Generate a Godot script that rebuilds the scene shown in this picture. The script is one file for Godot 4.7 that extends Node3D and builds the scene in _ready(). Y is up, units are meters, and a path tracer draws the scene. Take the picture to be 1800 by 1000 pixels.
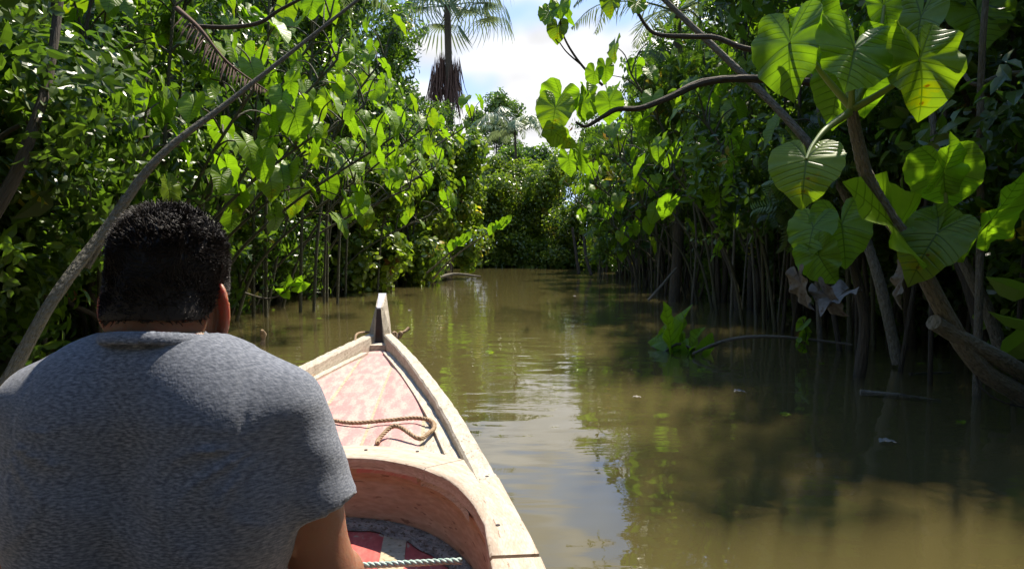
extends Node3D

# ------------------------------------------------------------------ basics
const F := 1310.0          # focal length in photograph pixels
const EYE := 0.95          # camera height over the water
const HOR := 440.0         # horizon row
var pitch := atan(60.0 / 1310.0)
var used := {}
var M := {}
var rng := RandomNumberGenerator.new()

# photograph pixel + distance along the view -> world point
func P(px: float, py: float, z: float) -> Vector3:
	var d := Vector3((px - 900.0) / F, -(py - 500.0) / F, -1.0).rotated(Vector3.RIGHT, -pitch)
	return Vector3(0, EYE, 0) + d * (z / -d.z)

func numbered(called: String) -> String:
	if not used.has(called):
		used[called] = 0
		return called
	used[called] += 1
	return "%s_%03d" % [called, used[called]]

func tag(o: Node, label: String, category: String, group := "", kind := ""):
	if label: o.set_meta("label", label)
	if category: o.set_meta("category", category)
	if group: o.set_meta("group", group)
	if kind: o.set_meta("kind", kind)
	return o

func thing(called: String, label: String, category: String, at := Vector3.ZERO, group := "") -> Node3D:
	var o := Node3D.new()
	o.name = numbered(called)
	add_child(o)
	o.position = at
	tag(o, label, category, group)
	return o

func obj(called: String, mesh: Mesh, mat: Material, parent: Node = null) -> MeshInstance3D:
	var o := MeshInstance3D.new()
	o.mesh = mesh
	if mat: o.material_override = mat
	if parent == null:
		o.name = numbered(called)
		add_child(o)
	else:
		o.name = called
		parent.add_child(o, true)
	return o

func new_st() -> SurfaceTool:
	var st := SurfaceTool.new()
	st.begin(Mesh.PRIMITIVE_TRIANGLES)
	return st

func lerp_list(a: Array, t: float):
	# piecewise linear over [[x, y], ...]
	if t <= a[0][0]: return a[0][1]
	for i in range(1, a.size()):
		if t <= a[i][0]:
			return lerp(a[i - 1][1], a[i][1], (t - a[i - 1][0]) / (a[i][0] - a[i - 1][0]))
	return a[-1][1]

func smooth_path(pts: Array, n: int) -> Array:
	# Catmull-Rom through the points
	var out := []
	var k := pts.size()
	for i in k - 1:
		var p0 = pts[max(i - 1, 0)]
		var p1 = pts[i]
		var p2 = pts[i + 1]
		var p3 = pts[min(i + 2, k - 1)]
		for j in n:
			var t := float(j) / n
			out.append(0.5 * ((2.0 * p1) + (p2 - p0) * t + (2.0 * p0 - 5.0 * p1 + 4.0 * p2 - p3) * t * t + (3.0 * p1 - p0 - 3.0 * p2 + p3) * t * t * t))
	out.append(pts[k - 1])
	return out

# a round tube through pts, radius from the list radii (stretched over the path), closed ends
func tube(st: SurfaceTool, pts: Array, radii: Array, sides := 8, bumps := 0.0, seed_ := 0.0, cap := true):
	var n := pts.size()
	var u := Vector3.ZERO
	var rows := []
	var run := 0.0
	for i in n:
		var t: Vector3 = (pts[min(i + 1, n - 1)] - pts[max(i - 1, 0)]).normalized()
		if i > 0: run += (pts[i] - pts[i - 1]).length()
		if u == Vector3.ZERO:
			u = t.cross(Vector3(0.31, 0.2, 0.93)).normalized()
		u = (u - t * u.dot(t)).normalized()
		var v := t.cross(u)
		var f := float(i) / (n - 1) * (radii.size() - 1)
		var k := mini(int(f), radii.size() - 2) if radii.size() > 1 else 0
		var r: float = lerpf(radii[k], radii[k + 1], f - k) if radii.size() > 1 else radii[0]
		var row := []
		for j in sides + 1:
			var a := TAU * j / sides
			var rr := r
			if bumps > 0.0:
				rr *= 1.0 + bumps * (sin(a * 2.0 + run * 9.0 + seed_) * 0.5 + sin(a * 3.0 - run * 23.0 + seed_ * 2.0) * 0.3 + sin(run * 41.0 + seed_) * 0.35)
			var d := u * cos(a) + v * sin(a)
			row.append([pts[i] + d * rr, d, Vector2(float(j) / sides, run)])
		rows.append(row)
	for i in n - 1:
		for j in sides:
			for q in [rows[i][j], rows[i + 1][j], rows[i + 1][j + 1], rows[i][j], rows[i + 1][j + 1], rows[i][j + 1]]:
				st.set_color(Color.WHITE)
				st.set_normal(q[1])
				st.set_uv(q[2])
				st.add_vertex(q[0])
	if cap:
		for e in 2:
			var i := 0 if e == 0 else n - 1
			var nn: Vector3 = ((pts[0] - pts[1]) if e == 0 else (pts[n - 1] - pts[n - 2])).normalized()
			for j in sides:
				var a = rows[i][j][0]
				var b = rows[i][j + 1][0]
				for q in ([a, b, pts[i]] if e == 0 else [b, a, pts[i]]):
					st.set_color(Color.WHITE)
					st.set_normal(nn)
					st.set_uv(Vector2((q - pts[i]).x, (q - pts[i]).z))
					st.add_vertex(q)

func tube_mesh(pts: Array, radii: Array, sides := 8, bumps := 0.0, seed_ := 0.0) -> ArrayMesh:
	var st := new_st()
	tube(st, pts, radii, sides, bumps, seed_)
	return st.commit()

# grid of points [row][col] -> surface; front is the side from which rows run up and columns run right
func sheet(st: SurfaceTool, g: Array, uv: Array = []):
	for i in g.size() - 1:
		for j in g[i].size() - 1:
			for q in [[i, j], [i + 1, j], [i + 1, j + 1], [i, j], [i + 1, j + 1], [i, j + 1]]:
				if uv: st.set_uv(uv[q[0]][q[1]])
				st.add_vertex(g[q[0]][q[1]])

func finish(st: SurfaceTool) -> ArrayMesh:
	st.index()
	st.generate_normals()
	return st.commit()

# ------------------------------------------------------------------ textures
func noise(seed_: int, freq: float, octaves := 4, type := FastNoiseLite.TYPE_SIMPLEX_SMOOTH) -> FastNoiseLite:
	var n := FastNoiseLite.new()
	n.seed = seed_
	n.frequency = freq
	n.noise_type = type
	n.fractal_octaves = octaves
	return n

func tex(im: Image) -> ImageTexture:
	return ImageTexture.create_from_image(im)

func grey(seed_: int, freq: float, size := 256, octaves := 4) -> Image:
	return noise(seed_, freq, octaves).get_seamless_image(size, size)

func lin(r: float, g: float, b: float, a := 1.0) -> Color:
	var c := Color(r, g, b).linear_to_srgb()
	c.a = a
	return c

# two-tone surface: base and second colour mixed by coarse noise, speckled by fine noise; sx, sy stretch the pattern along the grain
func mottled(seed_: int, a: Color, b: Color, dark: Color, coarse: float, fine: float, size := 512, stretch := 1.0, spots := 0.62) -> Image:
	var n1 := noise(seed_, coarse, 4)
	var n2 := noise(seed_ + 7, fine, 3)
	var n3 := noise(seed_ + 13, coarse * 2.3, 5)
	var im := Image.create(size, size, false, Image.FORMAT_RGB8)
	for y in size:
		for x in size:
			# torus-free seam softening: mirror the halves so that repeats meet
			var xx := float(x if x < size / 2 else size - 1 - x)
			var yy := float(y if y < size / 2 else size - 1 - y) * stretch
			var v := n1.get_noise_2d(xx, yy) * 0.5 + 0.5
			var w := n2.get_noise_2d(xx, yy) * 0.5 + 0.5
			var c := a.lerp(b, smoothstep(0.35, 0.65, v * 0.7 + w * 0.3))
			c = c * (0.92 + 0.16 * w)
			var k := n3.get_noise_2d(xx, yy) * 0.5 + 0.5
			c = c.lerp(dark, smoothstep(spots, spots + 0.1, k * 0.75 + w * 0.25))
			im.set_pixel(x, y, c)
	return im

func mat(color: Color, rough: float, texture: Texture2D = null, bump: Texture2D = null, bump_cm := 0.2, uvs := Vector3.ONE, triplanar := false, spec := 0.5) -> StandardMaterial3D:
	var m := StandardMaterial3D.new()
	m.albedo_color = color
	m.roughness = rough
	m.metallic_specular = spec
	m.albedo_texture = texture
	if bump:
		m.heightmap_enabled = true
		m.heightmap_texture = bump
		m.heightmap_scale = bump_cm
	m.uv1_scale = uvs
	m.uv1_triplanar = triplanar
	m.uv1_world_triplanar = triplanar
	return m

func leaf_mat(color: Color, through: Color, rough := 0.42, spec := 0.5) -> StandardMaterial3D:
	var m := StandardMaterial3D.new()
	m.albedo_color = color
	m.vertex_color_use_as_albedo = true
	m.roughness = rough
	m.metallic_specular = spec
	m.backlight_enabled = true
	m.backlight = through
	m.cull_mode = BaseMaterial3D.CULL_DISABLED
	return m

# big leaf: green blade with a darker net of veins; 'old' adds yellow and brown patches of decay at the margin
func blade_images(seed_: int, old: float) -> Array:
	var size := 512
	var im := Image.create(size, size, false, Image.FORMAT_RGB8)
	var hm := Image.create(size, size, false, Image.FORMAT_L8)
	var n1 := noise(seed_, 0.012, 4)
	var n2 := noise(seed_ + 1, 0.09, 3)
	var n3 := noise(seed_ + 2, 0.008, 4)
	var cell := noise(seed_ + 3, 0.05, 1, FastNoiseLite.TYPE_CELLULAR)
	cell.cellular_return_type = FastNoiseLite.RETURN_DISTANCE2_SUB
	for y in size:
		for x in size:
			var p := Vector2(x / 512.0 * 2.0 - 1.0, 1.0 - y / 512.0 * 2.0)
			var v := n1.get_noise_2d(x, y) * 0.5 + 0.5
			var w := n2.get_noise_2d(x, y) * 0.5 + 0.5
			var c := lin(0.62, 0.72, 0.40).lerp(lin(0.95, 1.0, 0.62), v * 0.8 + w * 0.2)
			var q := cell.get_noise_2d(x, y) + 1.0
			c = c.lerp(lin(0.62, 0.75, 0.42), smoothstep(0.12, 0.0, q) * 0.35)
			if old > 0.0:
				var rim := (p - Vector2(0, 0.1)).length()
				var k := n3.get_noise_2d(x, y) * 0.9 + rim * 0.75 - 0.62 + (old - 0.5) * 0.4 + w * 0.12
				c = c.lerp(lin(2.4 * 0.5, 0.86, 0.10), smoothstep(0.0, 0.14, k))
				c = c.lerp(lin(0.62, 0.22, 0.07), smoothstep(0.20, 0.27, k))
			if w > 0.8 and v > 0.55: c = c.lerp(lin(0.8, 0.66, 0.2), 0.6)
			im.set_pixel(x, y, c)
			hm.set_pixel(x, y, Color.from_hsv(0, 0, 0.5 + 0.1 * (v - 0.5)))
	var dab := func(p: Vector2, r: float, amount: float):
		var cx := (p.x + 1.0) * 256.0
		var cy := (1.0 - p.y) * 256.0
		for yy in range(int(cy - r * 2.2), int(cy + r * 2.2) + 1):
			for xx in range(int(cx - r * 2.2), int(cx + r * 2.2) + 1):
				if xx < 0 or yy < 0 or xx > 511 or yy > 511: continue
				var d := Vector2(xx - cx, yy - cy).length()
				var k := smoothstep(r, r * 0.4, d) * amount
				if k > 0.01: im.set_pixel(xx, yy, im.get_pixel(xx, yy).lerp(lin(0.34, 0.42, 0.16), k * 0.55))
				var h := smoothstep(r * 2.2, 0.0, d) * amount
				var was := hm.get_pixel(xx, yy).r
				var to := maxf(was, 0.5 + 0.5 * h)
				hm.set_pixel(xx, yy, Color(to, to, to))
	var vein := func(from: Vector2, dir: Vector2, bend: Vector2, length: float, r: float, amount: float):
		var p := from
		var d := dir.normalized()
		var steps := int(length * 300.0)
		for i in steps:
			dab.call(p, r * (1.0 - 0.65 * i / steps), amount)
			p += d * length / steps
			d = (d + bend * length / steps).normalized()
	# the attachment of the stalk is the origin, the tip is at (0, -0.6)
	vein.call(Vector2(0, 0), Vector2(0, -1), Vector2.ZERO, 0.6, 3.6, 1.0)
	for s in [-1.0, 1.0]:
		for i in 6:
			var y := -0.02 - 0.085 * i
			vein.call(Vector2(0, y), Vector2(s, -0.35), Vector2(0, -0.9), 0.48 - 0.05 * i, 2.3, 0.9)
		vein.call(Vector2(0, 0), Vector2(s * 0.42, 1.0), Vector2(s * 0.5, 0), 0.47, 3.2, 1.0)
		for i in 6:
			var t := 0.06 + 0.065 * i
			vein.call(Vector2(s * (0.42 * t + 0.12 * t * t), t), Vector2(s, 0.25 - 0.05 * i), Vector2(0, -0.7), 0.42 - 0.035 * i, 2.0, 0.85)
		for i in 3:
			vein.call(Vector2(s * 0.1, 0.2 + 0.07 * i), Vector2(-s * 0.35, 0.6), Vector2(0, 0), 0.1, 1.7, 0.7)
	return [tex(im), tex(hm)]

# ------------------------------------------------------------------ leaves
const OUTLINE := [[0.0, 1.0], [0.06, 0.955], [0.16, 0.88], [0.35, 0.79], [0.7, 0.70], [1.1, 0.63], [1.5, 0.60], [1.9, 0.63], [2.3, 0.70], [2.6, 0.73], [2.85, 0.66], [2.98, 0.48], [3.06, 0.26], [3.1416, 0.10]]

# heart-shaped blade: stalk at the origin, tip at (0, -1, 0), upper side towards +z
func blade_mesh(seed_: int, around: int, rings: int, fold: float, droop: float, wave: float, wide := 1.0) -> ArrayMesh:
	var r := RandomNumberGenerator.new()
	r.seed = seed_
	var ph := r.randf() * TAU
	var ph2 := r.randf() * TAU
	var nick := r.randf_range(0.8, 3.0)
	var g := []
	var uv := []
	for i in rings + 1:
		var t := float(i) / rings
		var row := []
		var urow := []
		for j in around + 1:
			var a := -PI + TAU * j / around
			var rad: float = lerp_list(OUTLINE, absf(a)) * (1.0 + 0.018 * sin(a * 13.0 + ph) + 0.03 * sin(a * nick + ph2))
			var k := rad * maxf(t, 0.004)
			var x := sin(a) * k * wide
			var y := -cos(a) * k
			var z := fold * absf(x) * 0.55 - droop * (y * y * signf(-y) if y < 0.0 else y * y * 0.5) - 0.30 * x * x * droop
			z += wave * t * t * (sin(a * 7.0 + ph) * 0.055 + sin(a * 11.0 + ph2) * 0.03) + 0.012 * sin(a * 24.0) * t
			z += wave * 0.08 * sin(x * 3.0 + ph2) * y
			row.append(Vector3(x, y, z))
			urow.append(Vector2((sin(a) * k * 0.6 + 1.0) * 0.5, (1.0 + cos(a) * k * 0.6) * 0.5))
		g.append(row)
		uv.append(urow)
	var st := new_st()
	# rows run outwards, columns run counter-clockwise seen from +z: swap the order for a front towards +z
	for i in rings:
		for j in around:
			for q in [[i, j], [i + 1, j + 1], [i + 1, j], [i, j], [i, j + 1], [i + 1, j + 1]]:
				st.set_uv(uv[q[0]][q[1]])
				st.add_vertex(g[q[0]][q[1]])
	return finish(st)

# one small leaf of four faces, folded along its midrib
func add_leaf(st: SurfaceTool, at: Vector3, dir: Vector3, up: Vector3, length: float, width: float, fold := 0.25, tint := Color.WHITE):
	var d := dir.normalized()
	var s := d.cross(up).normalized()
	var n := s.cross(d)
	# sections along the midrib: [along, half width]; the blade bends down towards its tip
	var prev := []
	for k in [[0.0, 0.02], [0.28, 0.44], [0.62, 0.42], [1.0, 0.0]]:
		var c: Vector3 = at + d * length * k[0] - n * length * 0.2 * k[0] * k[0]
		var cur := [c - s * width * k[1] + n * width * fold * k[1] * 2.0, c, c + s * width * k[1] + n * width * fold * k[1] * 2.0]
		if prev:
			for tri in [[prev[0], cur[0], cur[1]], [prev[0], cur[1], prev[1]], [prev[1], cur[1], cur[2]], [prev[1], cur[2], prev[2]]]:
				var nn: Vector3 = (tri[2] - tri[0]).cross(tri[1] - tri[0])
				if nn.length() < 1e-9: continue
				nn = nn.normalized()
				for q in tri:
					st.set_color(tint)
					st.set_uv(Vector2.ZERO)
					st.set_normal(nn)
					st.add_vertex(q)
		prev = cur

# a twig about 0.4 m long along +y with leaves: the piece that crowns are made of
func spray_mesh(seed_: int, kind: String) -> ArrayMesh:
	var r := RandomNumberGenerator.new()
	r.seed = seed_
	var st := new_st()
	match kind:
		"ovate":
			for i in 11:
				var y := 0.03 + 0.032 * i
				var a := i * 2.4 + r.randf_range(-0.4, 0.4)
				var out := Vector3(cos(a), r.randf_range(-0.25, 0.5), sin(a))
				var sz := r.randf_range(0.085, 0.15)
				add_leaf(st, Vector3(0, y, 0) + out * 0.02, out, Vector3(r.randf_range(-0.5, 0.5), 1, r.randf_range(-0.5, 0.5)), sz, sz * r.randf_range(0.48, 0.62), 0.2, Color.WHITE * r.randf_range(0.75, 1.15))
		"round":
			for i in 8:
				var y := 0.03 + 0.045 * i
				var a := i * 2.4 + r.randf_range(-0.4, 0.4)
				var out := Vector3(cos(a), r.randf_range(-0.5, 0.3), sin(a))
				var sz := r.randf_range(0.13, 0.21)
				add_leaf(st, Vector3(0, y, 0) + out * 0.05, out, Vector3(r.randf_range(-0.6, 0.6), 1, r.randf_range(-0.6, 0.6)), sz, sz * r.randf_range(0.7, 0.85), 0.12, Color.WHITE * r.randf_range(0.75, 1.15))
		"fine":
			for b in 3:
				var lean := Vector3(r.randf_range(-0.7, 0.7), 1, r.randf_range(-0.7, 0.7)).normalized()
				var side := lean.cross(Vector3(r.randf_range(-1, 1), 0.2, r.randf_range(-1, 1))).normalized()
				for i in 9:
					for s in [-1.0, 1.0]:
						var at := lean * (0.05 + 0.035 * i) - Vector3(0, 0.0016 * i * i, 0)
						add_leaf(st, at, side * s + lean * 0.5, lean.cross(side) * s + Vector3(0, 0.4, 0), 0.085, 0.022, 0.1, Color.WHITE * r.randf_range(0.8, 1.1))
		"mass":
			# coarse piece for far crowns: ten broad clumps of leaves
			for i in 12:
				var a := i * 2.4
				var out := Vector3(cos(a), r.randf_range(-0.6, 0.8), sin(a)).normalized()
				var sz := r.randf_range(0.12, 0.24)
				add_leaf(st, Vector3(0, 0.05 + 0.03 * i, 0) + out * r.randf_range(0.02, 0.2), out, Vector3(r.randf_range(-0.8, 0.8), 1, r.randf_range(-0.8, 0.8)), sz, sz * 0.62, 0.2, Color.WHITE * r.randf_range(0.7, 1.2))
	return st.commit()

# leaves of a crown: sprays spread through lobes [[centre, radii, count], ...], thicker towards the outside
func crown(parent: Node3D, called: String, kind: String, lobes: Array, material: Material, size: float, seed_: int, tint_a: Color, tint_b: Color, yellow := 0.02) -> MultiMeshInstance3D:
	var r := RandomNumberGenerator.new()
	r.seed = seed_
	var places := []
	var clump := noise(seed_, 0.55, 2)
	for l in lobes:
		var n: int = l[2]
		var made := 0
		var tries := 0
		while made < n and tries < n * 6:
			tries += 1
			var d := Vector3(r.randfn(), r.randfn(), r.randfn()).normalized()
			var k := pow(r.randf(), 0.45)
			var at: Vector3 = l[0] + d * k * l[1]
			var wp := at + parent.position
			# gaps between clumps
			if clump.get_noise_3d(wp.x * 2.0, wp.y * 2.0, wp.z * 2.0) < r.randf_range(-0.35, 0.05): continue
			if wp.y < 0.04: continue
			made += 1
			var up := (d * 0.9 + Vector3(r.randf_range(-0.7, 0.7), r.randf_range(-0.35, 0.8), r.randf_range(-0.7, 0.7))).normalized()
			var x := up.cross(Vector3(r.randf_range(-1, 1), r.randf_range(-1, 1), r.randf_range(-1, 1))).normalized()
			var b := Basis(x, up, x.cross(up)) * size * r.randf_range(0.7, 1.25)
			var c := tint_a.lerp(tint_b, r.randf())
			if r.randf() < yellow: c = Color(0.55, 0.42, 0.06) if r.randf() < 0.7 else Color(0.30, 0.14, 0.05)
			places.append([Transform3D(b, at - up * 0.2 * size), c])
	var mm := MultiMesh.new()
	mm.transform_format = MultiMesh.TRANSFORM_3D
	mm.use_colors = true
	mm.mesh = SPRAY[kind][seed_ % SPRAY[kind].size()]
	mm.instance_count = places.size()
	for i in places.size():
		mm.set_instance_transform(i, places[i][0])
		mm.set_instance_color(i, places[i][1])
	var o := MultiMeshInstance3D.new()
	o.multimesh = mm
	o.material_override = material
	o.name = called
	o.set_meta("kind", "stuff")
	parent.add_child(o, true)
	return o

var SPRAY := {}
var BLADE := []
var BLADE_FAR := []
const DEEP := Color(0.040, 0.085, 0.018)
const MID := Color(0.085, 0.155, 0.022)
const LIVELY := Color(0.17, 0.265, 0.026)
const YELLOWISH := Color(0.27, 0.335, 0.028)

# a tree or shrub: trunk with limbs running into the lobes of its crown
func tree(called: String, label: String, category: String, group: String, base: Vector3, trunk_r: float, lobes: Array, kind: String, size: float, seed_: int, a: Color, b: Color, yellow := 0.02, stems := 1) -> Node3D:
	var t := thing(called, label, category, base, group)
	var r := RandomNumberGenerator.new()
	r.seed = seed_ + 5
	var st := new_st()
	var top := Vector3.ZERO
	for l in lobes: top += l[0]
	top /= lobes.size()
	for s in stems:
		var off := Vector3(r.randf_range(-1, 1), 0, r.randf_range(-1, 1)) * (0.0 if stems == 1 else 0.4)
		var mid := top * 0.5 + Vector3(r.randf_range(-0.25, 0.25), 0, r.randf_range(-0.25, 0.25)) + off
		tube(st, smooth_path([off * 0.6 - Vector3(0, 0.3, 0), off + Vector3(0, top.y * 0.2, 0), mid, top + off], 5), [trunk_r * 1.2, trunk_r, trunk_r * 0.8, trunk_r * 0.5], 7, 0.08, seed_)
	for l in lobes:
		var from := top * r.randf_range(0.35, 0.8)
		tube(st, smooth_path([from, from.lerp(l[0], 0.5) + Vector3(0, 0.2, 0), l[0], l[0] + (l[0] - from).normalized() * l[1].x * 0.5], 4), [trunk_r * 0.55, trunk_r * 0.4, trunk_r * 0.25, trunk_r * 0.1], 5, 0.05, seed_)
	obj("trunk", st.commit(), M.bark, t)
	crown(t, "crown", kind, lobes, M.leaf, size, seed_, a, b, yellow)
	return t

# giant heart-leaved marsh plant: a bare ringed stem and a head of stalked leaves, each its own part
func marsh_plant(seed_: int, height: float, leaves: int, leaf_size: float, lean: Vector3, material_pick: Array, blades: Array, reach := 0.55) -> Node3D:
	var r := RandomNumberGenerator.new()
	r.seed = seed_
	var t := Node3D.new()
	var st := new_st()
	var top := Vector3(0, height, 0) + lean
	var path := smooth_path([Vector3(0, -0.4, 0), Vector3(0, height * 0.35, 0) + lean * 0.2, Vector3(0, height * 0.7, 0) + lean * 0.55, top], 6)
	tube(st, path, [0.026, 0.021, 0.017, 0.013], 8, 0.07, seed_)
	var spots := []
	for i in leaves:
		var k := float(i) / leaves
		var at: Vector3 = path[path.size() - 1 - int(k * path.size() * 0.33)]
		var a := i * 2.399 + r.randf_range(-0.5, 0.5)
		var out := Vector3(cos(a), 0, sin(a))
		var rise := lerpf(0.75, -0.05, k) + r.randf_range(-0.15, 0.15)
		var tip: Vector3 = at + (out * (0.35 + 0.65 * k) + Vector3(0, rise, 0)).normalized() * reach * r.randf_range(0.75, 1.2)
		tube(st, smooth_path([at, at.lerp(tip, 0.5) + Vector3(0, 0.07, 0) - out * 0.03, tip], 4), [0.014, 0.009, 0.006], 5)
		spots.append([tip, out, k])
	obj("stem", st.commit(), M.stem, t)
	for s in spots:
		var out: Vector3 = s[1]
		# the blade hangs from its stalk: tip outwards and down, upper side out and up
		var down := (Vector3(0, -1, 0) + out * r.randf_range(0.15, 0.9) + Vector3(r.randf_range(-0.35, 0.35), 0, r.randf_range(-0.35, 0.35))).normalized()
		var side := down.cross(out + Vector3(0, 0.35, 0)).normalized()
		var face := side.cross(down).normalized()
		var sz := leaf_size * r.randf_range(0.7, 1.15)
		var o := obj("leaf", blades[r.randi() % blades.size()], material_pick[r.randi() % material_pick.size()], t)
		o.transform = Transform3D(Basis(side * -1.0, down * -1.0, face).scaled_local(Vector3(sz, sz, sz)), s[0])
	return t

# one leaf laid out by two points of the photograph (stalk and tip) and a turn about its own length
func hero_leaf(parent: Node3D, from: Vector3, tip: Vector3, turn: float, wide: float, blade: Mesh, material: Material) -> MeshInstance3D:
	var down := tip - from
	var size := down.length()
	down /= size
	var view := (Vector3(0, EYE, 0) - from).normalized()
	var side := down.cross(view).normalized()
	var face := side.cross(down).normalized()
	var b := Basis(side * -1.0, down * -1.0, face).rotated(down, turn)
	var o := obj("leaf", blade, material, parent)
	o.transform = Transform3D(b.scaled_local(Vector3(size * wide, size, size)), from - parent.position)
	return o

# ------------------------------------------------------------------ surface nets
func net(st: SurfaceTool, sdf: Callable, lo: Vector3, hi: Vector3, cell: float, uv := false):
	var nx := int((hi.x - lo.x) / cell) + 2
	var ny := int((hi.y - lo.y) / cell) + 2
	var nz := int((hi.z - lo.z) / cell) + 2
	var grid := PackedFloat32Array()
	grid.resize(nx * ny * nz)
	grid.fill(1e9)
	var bs := 6
	var reach := cell * bs * 0.87 * 1.35 + cell
	var active := []
	for bz in range(0, nz - 1, bs):
		for by in range(0, ny - 1, bs):
			for bx in range(0, nx - 1, bs):
				var c := lo + Vector3(bx + bs * 0.5, by + bs * 0.5, bz + bs * 0.5) * cell
				if absf(sdf.call(c)) > reach: continue
				active.append(Vector3i(bx, by, bz))
				for z in range(bz, mini(bz + bs + 1, nz)):
					for y in range(by, mini(by + bs + 1, ny)):
						for x in range(bx, mini(bx + bs + 1, nx)):
							var k := x + nx * (y + ny * z)
							if grid[k] > 1e8: grid[k] = sdf.call(lo + Vector3(x, y, z) * cell)
	var vert := {}
	var pos := []
	var nor := []
	for b in active:
		for z in range(b.z, mini(b.z + bs, nz - 1)):
			for y in range(b.y, mini(b.y + bs, ny - 1)):
				for x in range(b.x, mini(b.x + bs, nx - 1)):
					var k := x + nx * (y + ny * z)
					var v := [grid[k], grid[k + 1], grid[k + nx], grid[k + nx + 1], grid[k + nx * ny], grid[k + nx * ny + 1], grid[k + nx * ny + nx], grid[k + nx * ny + nx + 1]]
					var neg := 0
					for q in v:
						if q < 0.0: neg += 1
					if neg == 0 or neg == 8: continue
					var sum := Vector3.ZERO
					var n := 0
					for i in 8:
						for ax in 3:
							var j := i | (1 << ax)
							if j == i: continue
							if (v[i] < 0.0) != (v[j] < 0.0):
								var t: float = v[i] / (v[i] - v[j])
								var p := Vector3(i & 1, (i >> 1) & 1, (i >> 2) & 1)
								p[ax] = t
								sum += p
								n += 1
					var gx: float = v[1] + v[3] + v[5] + v[7] - v[0] - v[2] - v[4] - v[6]
					var gy: float = v[2] + v[3] + v[6] + v[7] - v[0] - v[1] - v[4] - v[5]
					var gz: float = v[4] + v[5] + v[6] + v[7] - v[0] - v[1] - v[2] - v[3]
					vert[k] = pos.size()
					pos.append(lo + (Vector3(x, y, z) + sum / n) * cell)
					nor.append(Vector3(gx, gy, gz).normalized())
	var step := [1, nx, nx * ny]
	for k in vert:
		for ax in 3:
			var a: float = grid[k]
			var b: float = grid[k + step[ax]]
			if (a < 0.0) == (b < 0.0): continue
			var s1: int = step[(ax + 1) % 3]
			var s2: int = step[(ax + 2) % 3]
			if not (vert.has(k - s1) and vert.has(k - s2) and vert.has(k - s1 - s2)): continue
			var q := [vert[k - s1 - s2], vert[k - s1], vert[k], vert[k - s2]]
			# q runs clockwise seen from the positive side of the axis
			q = [vert[k - s1 - s2], vert[k - s1], vert[k], vert[k - s2]] if a < 0.0 else [vert[k - s1 - s2], vert[k - s2], vert[k], vert[k - s1]]
			for i in [0, 1, 2, 0, 2, 3]:
				st.set_normal(nor[q[i]])
				st.set_color(Color.WHITE)
				st.set_uv(Vector2(pos[q[i]].x, -pos[q[i]].y))
				st.add_vertex(pos[q[i]])

func cap_d(p: Vector3, a: Vector3, b: Vector3, ra: float, rb: float) -> float:
	var ab := b - a
	var t := clampf((p - a).dot(ab) / ab.length_squared(), 0.0, 1.0)
	return (p - a - ab * t).length() - lerpf(ra, rb, t)

func smin(a: float, b: float, k: float) -> float:
	var h := maxf(k - absf(a - b), 0.0) / k
	return minf(a, b) - h * h * k * 0.25

func ell_d(p: Vector3, c: Vector3, r: Vector3) -> float:
	var q := (p - c) / r
	var k0 := q.length()
	var k1 := (q / r).length()
	return k0 * (k0 - 1.0) / maxf(k1, 1e-6)

# ------------------------------------------------------------------ the man (own axes: x across, y over the water, z as in the world, facing -z)
var TORSO := []
var ARMS := []
var LEGS := []

func man_setup():
	for s in [-1.0, 1.0]:
		TORSO.append([Vector3(0.062 * s, 0.720, -1.0), Vector3(0.072 * s, 0.60, -0.985), 0.104, 0.100])
		TORSO.append([Vector3(0.072 * s, 0.60, -0.985), Vector3(0.066 * s, 0.42, -0.95), 0.098, 0.094])
		TORSO.append([Vector3(0.066 * s, 0.42, -0.95), Vector3(0.070 * s, 0.34, -0.92), 0.094, 0.108])
		TORSO.append([Vector3(0.02 * s, 0.795, -0.995), Vector3(0.15 * s, 0.736, -1.0), 0.050, 0.050])
		TORSO.append([Vector3(0.10 * s, 0.70, -0.965), Vector3(0.13 * s, 0.62, -0.965), 0.055, 0.05])
		ARMS.append([Vector3(0.158 * s, 0.727, -1.005), Vector3(0.186 * s, 0.665, -1.005), 0.060, 0.053])
		ARMS.append([Vector3(0.186 * s, 0.665, -1.005), Vector3(0.214 * s, 0.505, -1.02), 0.053, 0.040])
		ARMS.append([Vector3(0.214 * s, 0.505, -1.02), Vector3(0.205 * s, 0.455, -1.11), 0.040, 0.044])
		ARMS.append([Vector3(0.205 * s, 0.455, -1.11), Vector3(0.125 * s, 0.475, -1.24), 0.044, 0.027])
		LEGS.append([Vector3(0.075 * s, 0.345, -0.93), Vector3(0.088 * s, 0.42, -1.34), 0.088, 0.060])
		LEGS.append([Vector3(0.088 * s, 0.42, -1.34), Vector3(0.088 * s, 0.33, -1.39), 0.056, 0.056])
		LEGS.append([Vector3(0.088 * s, 0.33, -1.39), Vector3(0.088 * s, 0.245, -1.42), 0.055, 0.038])
		LEGS.append([Vector3(0.088 * s, 0.245, -1.42), Vector3(0.10 * s, 0.232, -1.60), 0.036, 0.026])

func torso_d(p: Vector3, pad: float) -> float:
	var d := 1e9
	var q := Vector3(absf(p.x), p.y, p.z)
	for i in range(TORSO.size() / 2, TORSO.size()):
		var b: Array = TORSO[i]
		d = smin(d, cap_d(q, b[0], b[1], b[2], b[3]), 0.05)
	if q.x < 0.1:
		q.x = -q.x
		for i in range(TORSO.size() / 2, TORSO.size()):
			var b: Array = TORSO[i]
			d = smin(d, cap_d(q, b[0], b[1], b[2], b[3]), 0.05)
	return d - pad

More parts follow.
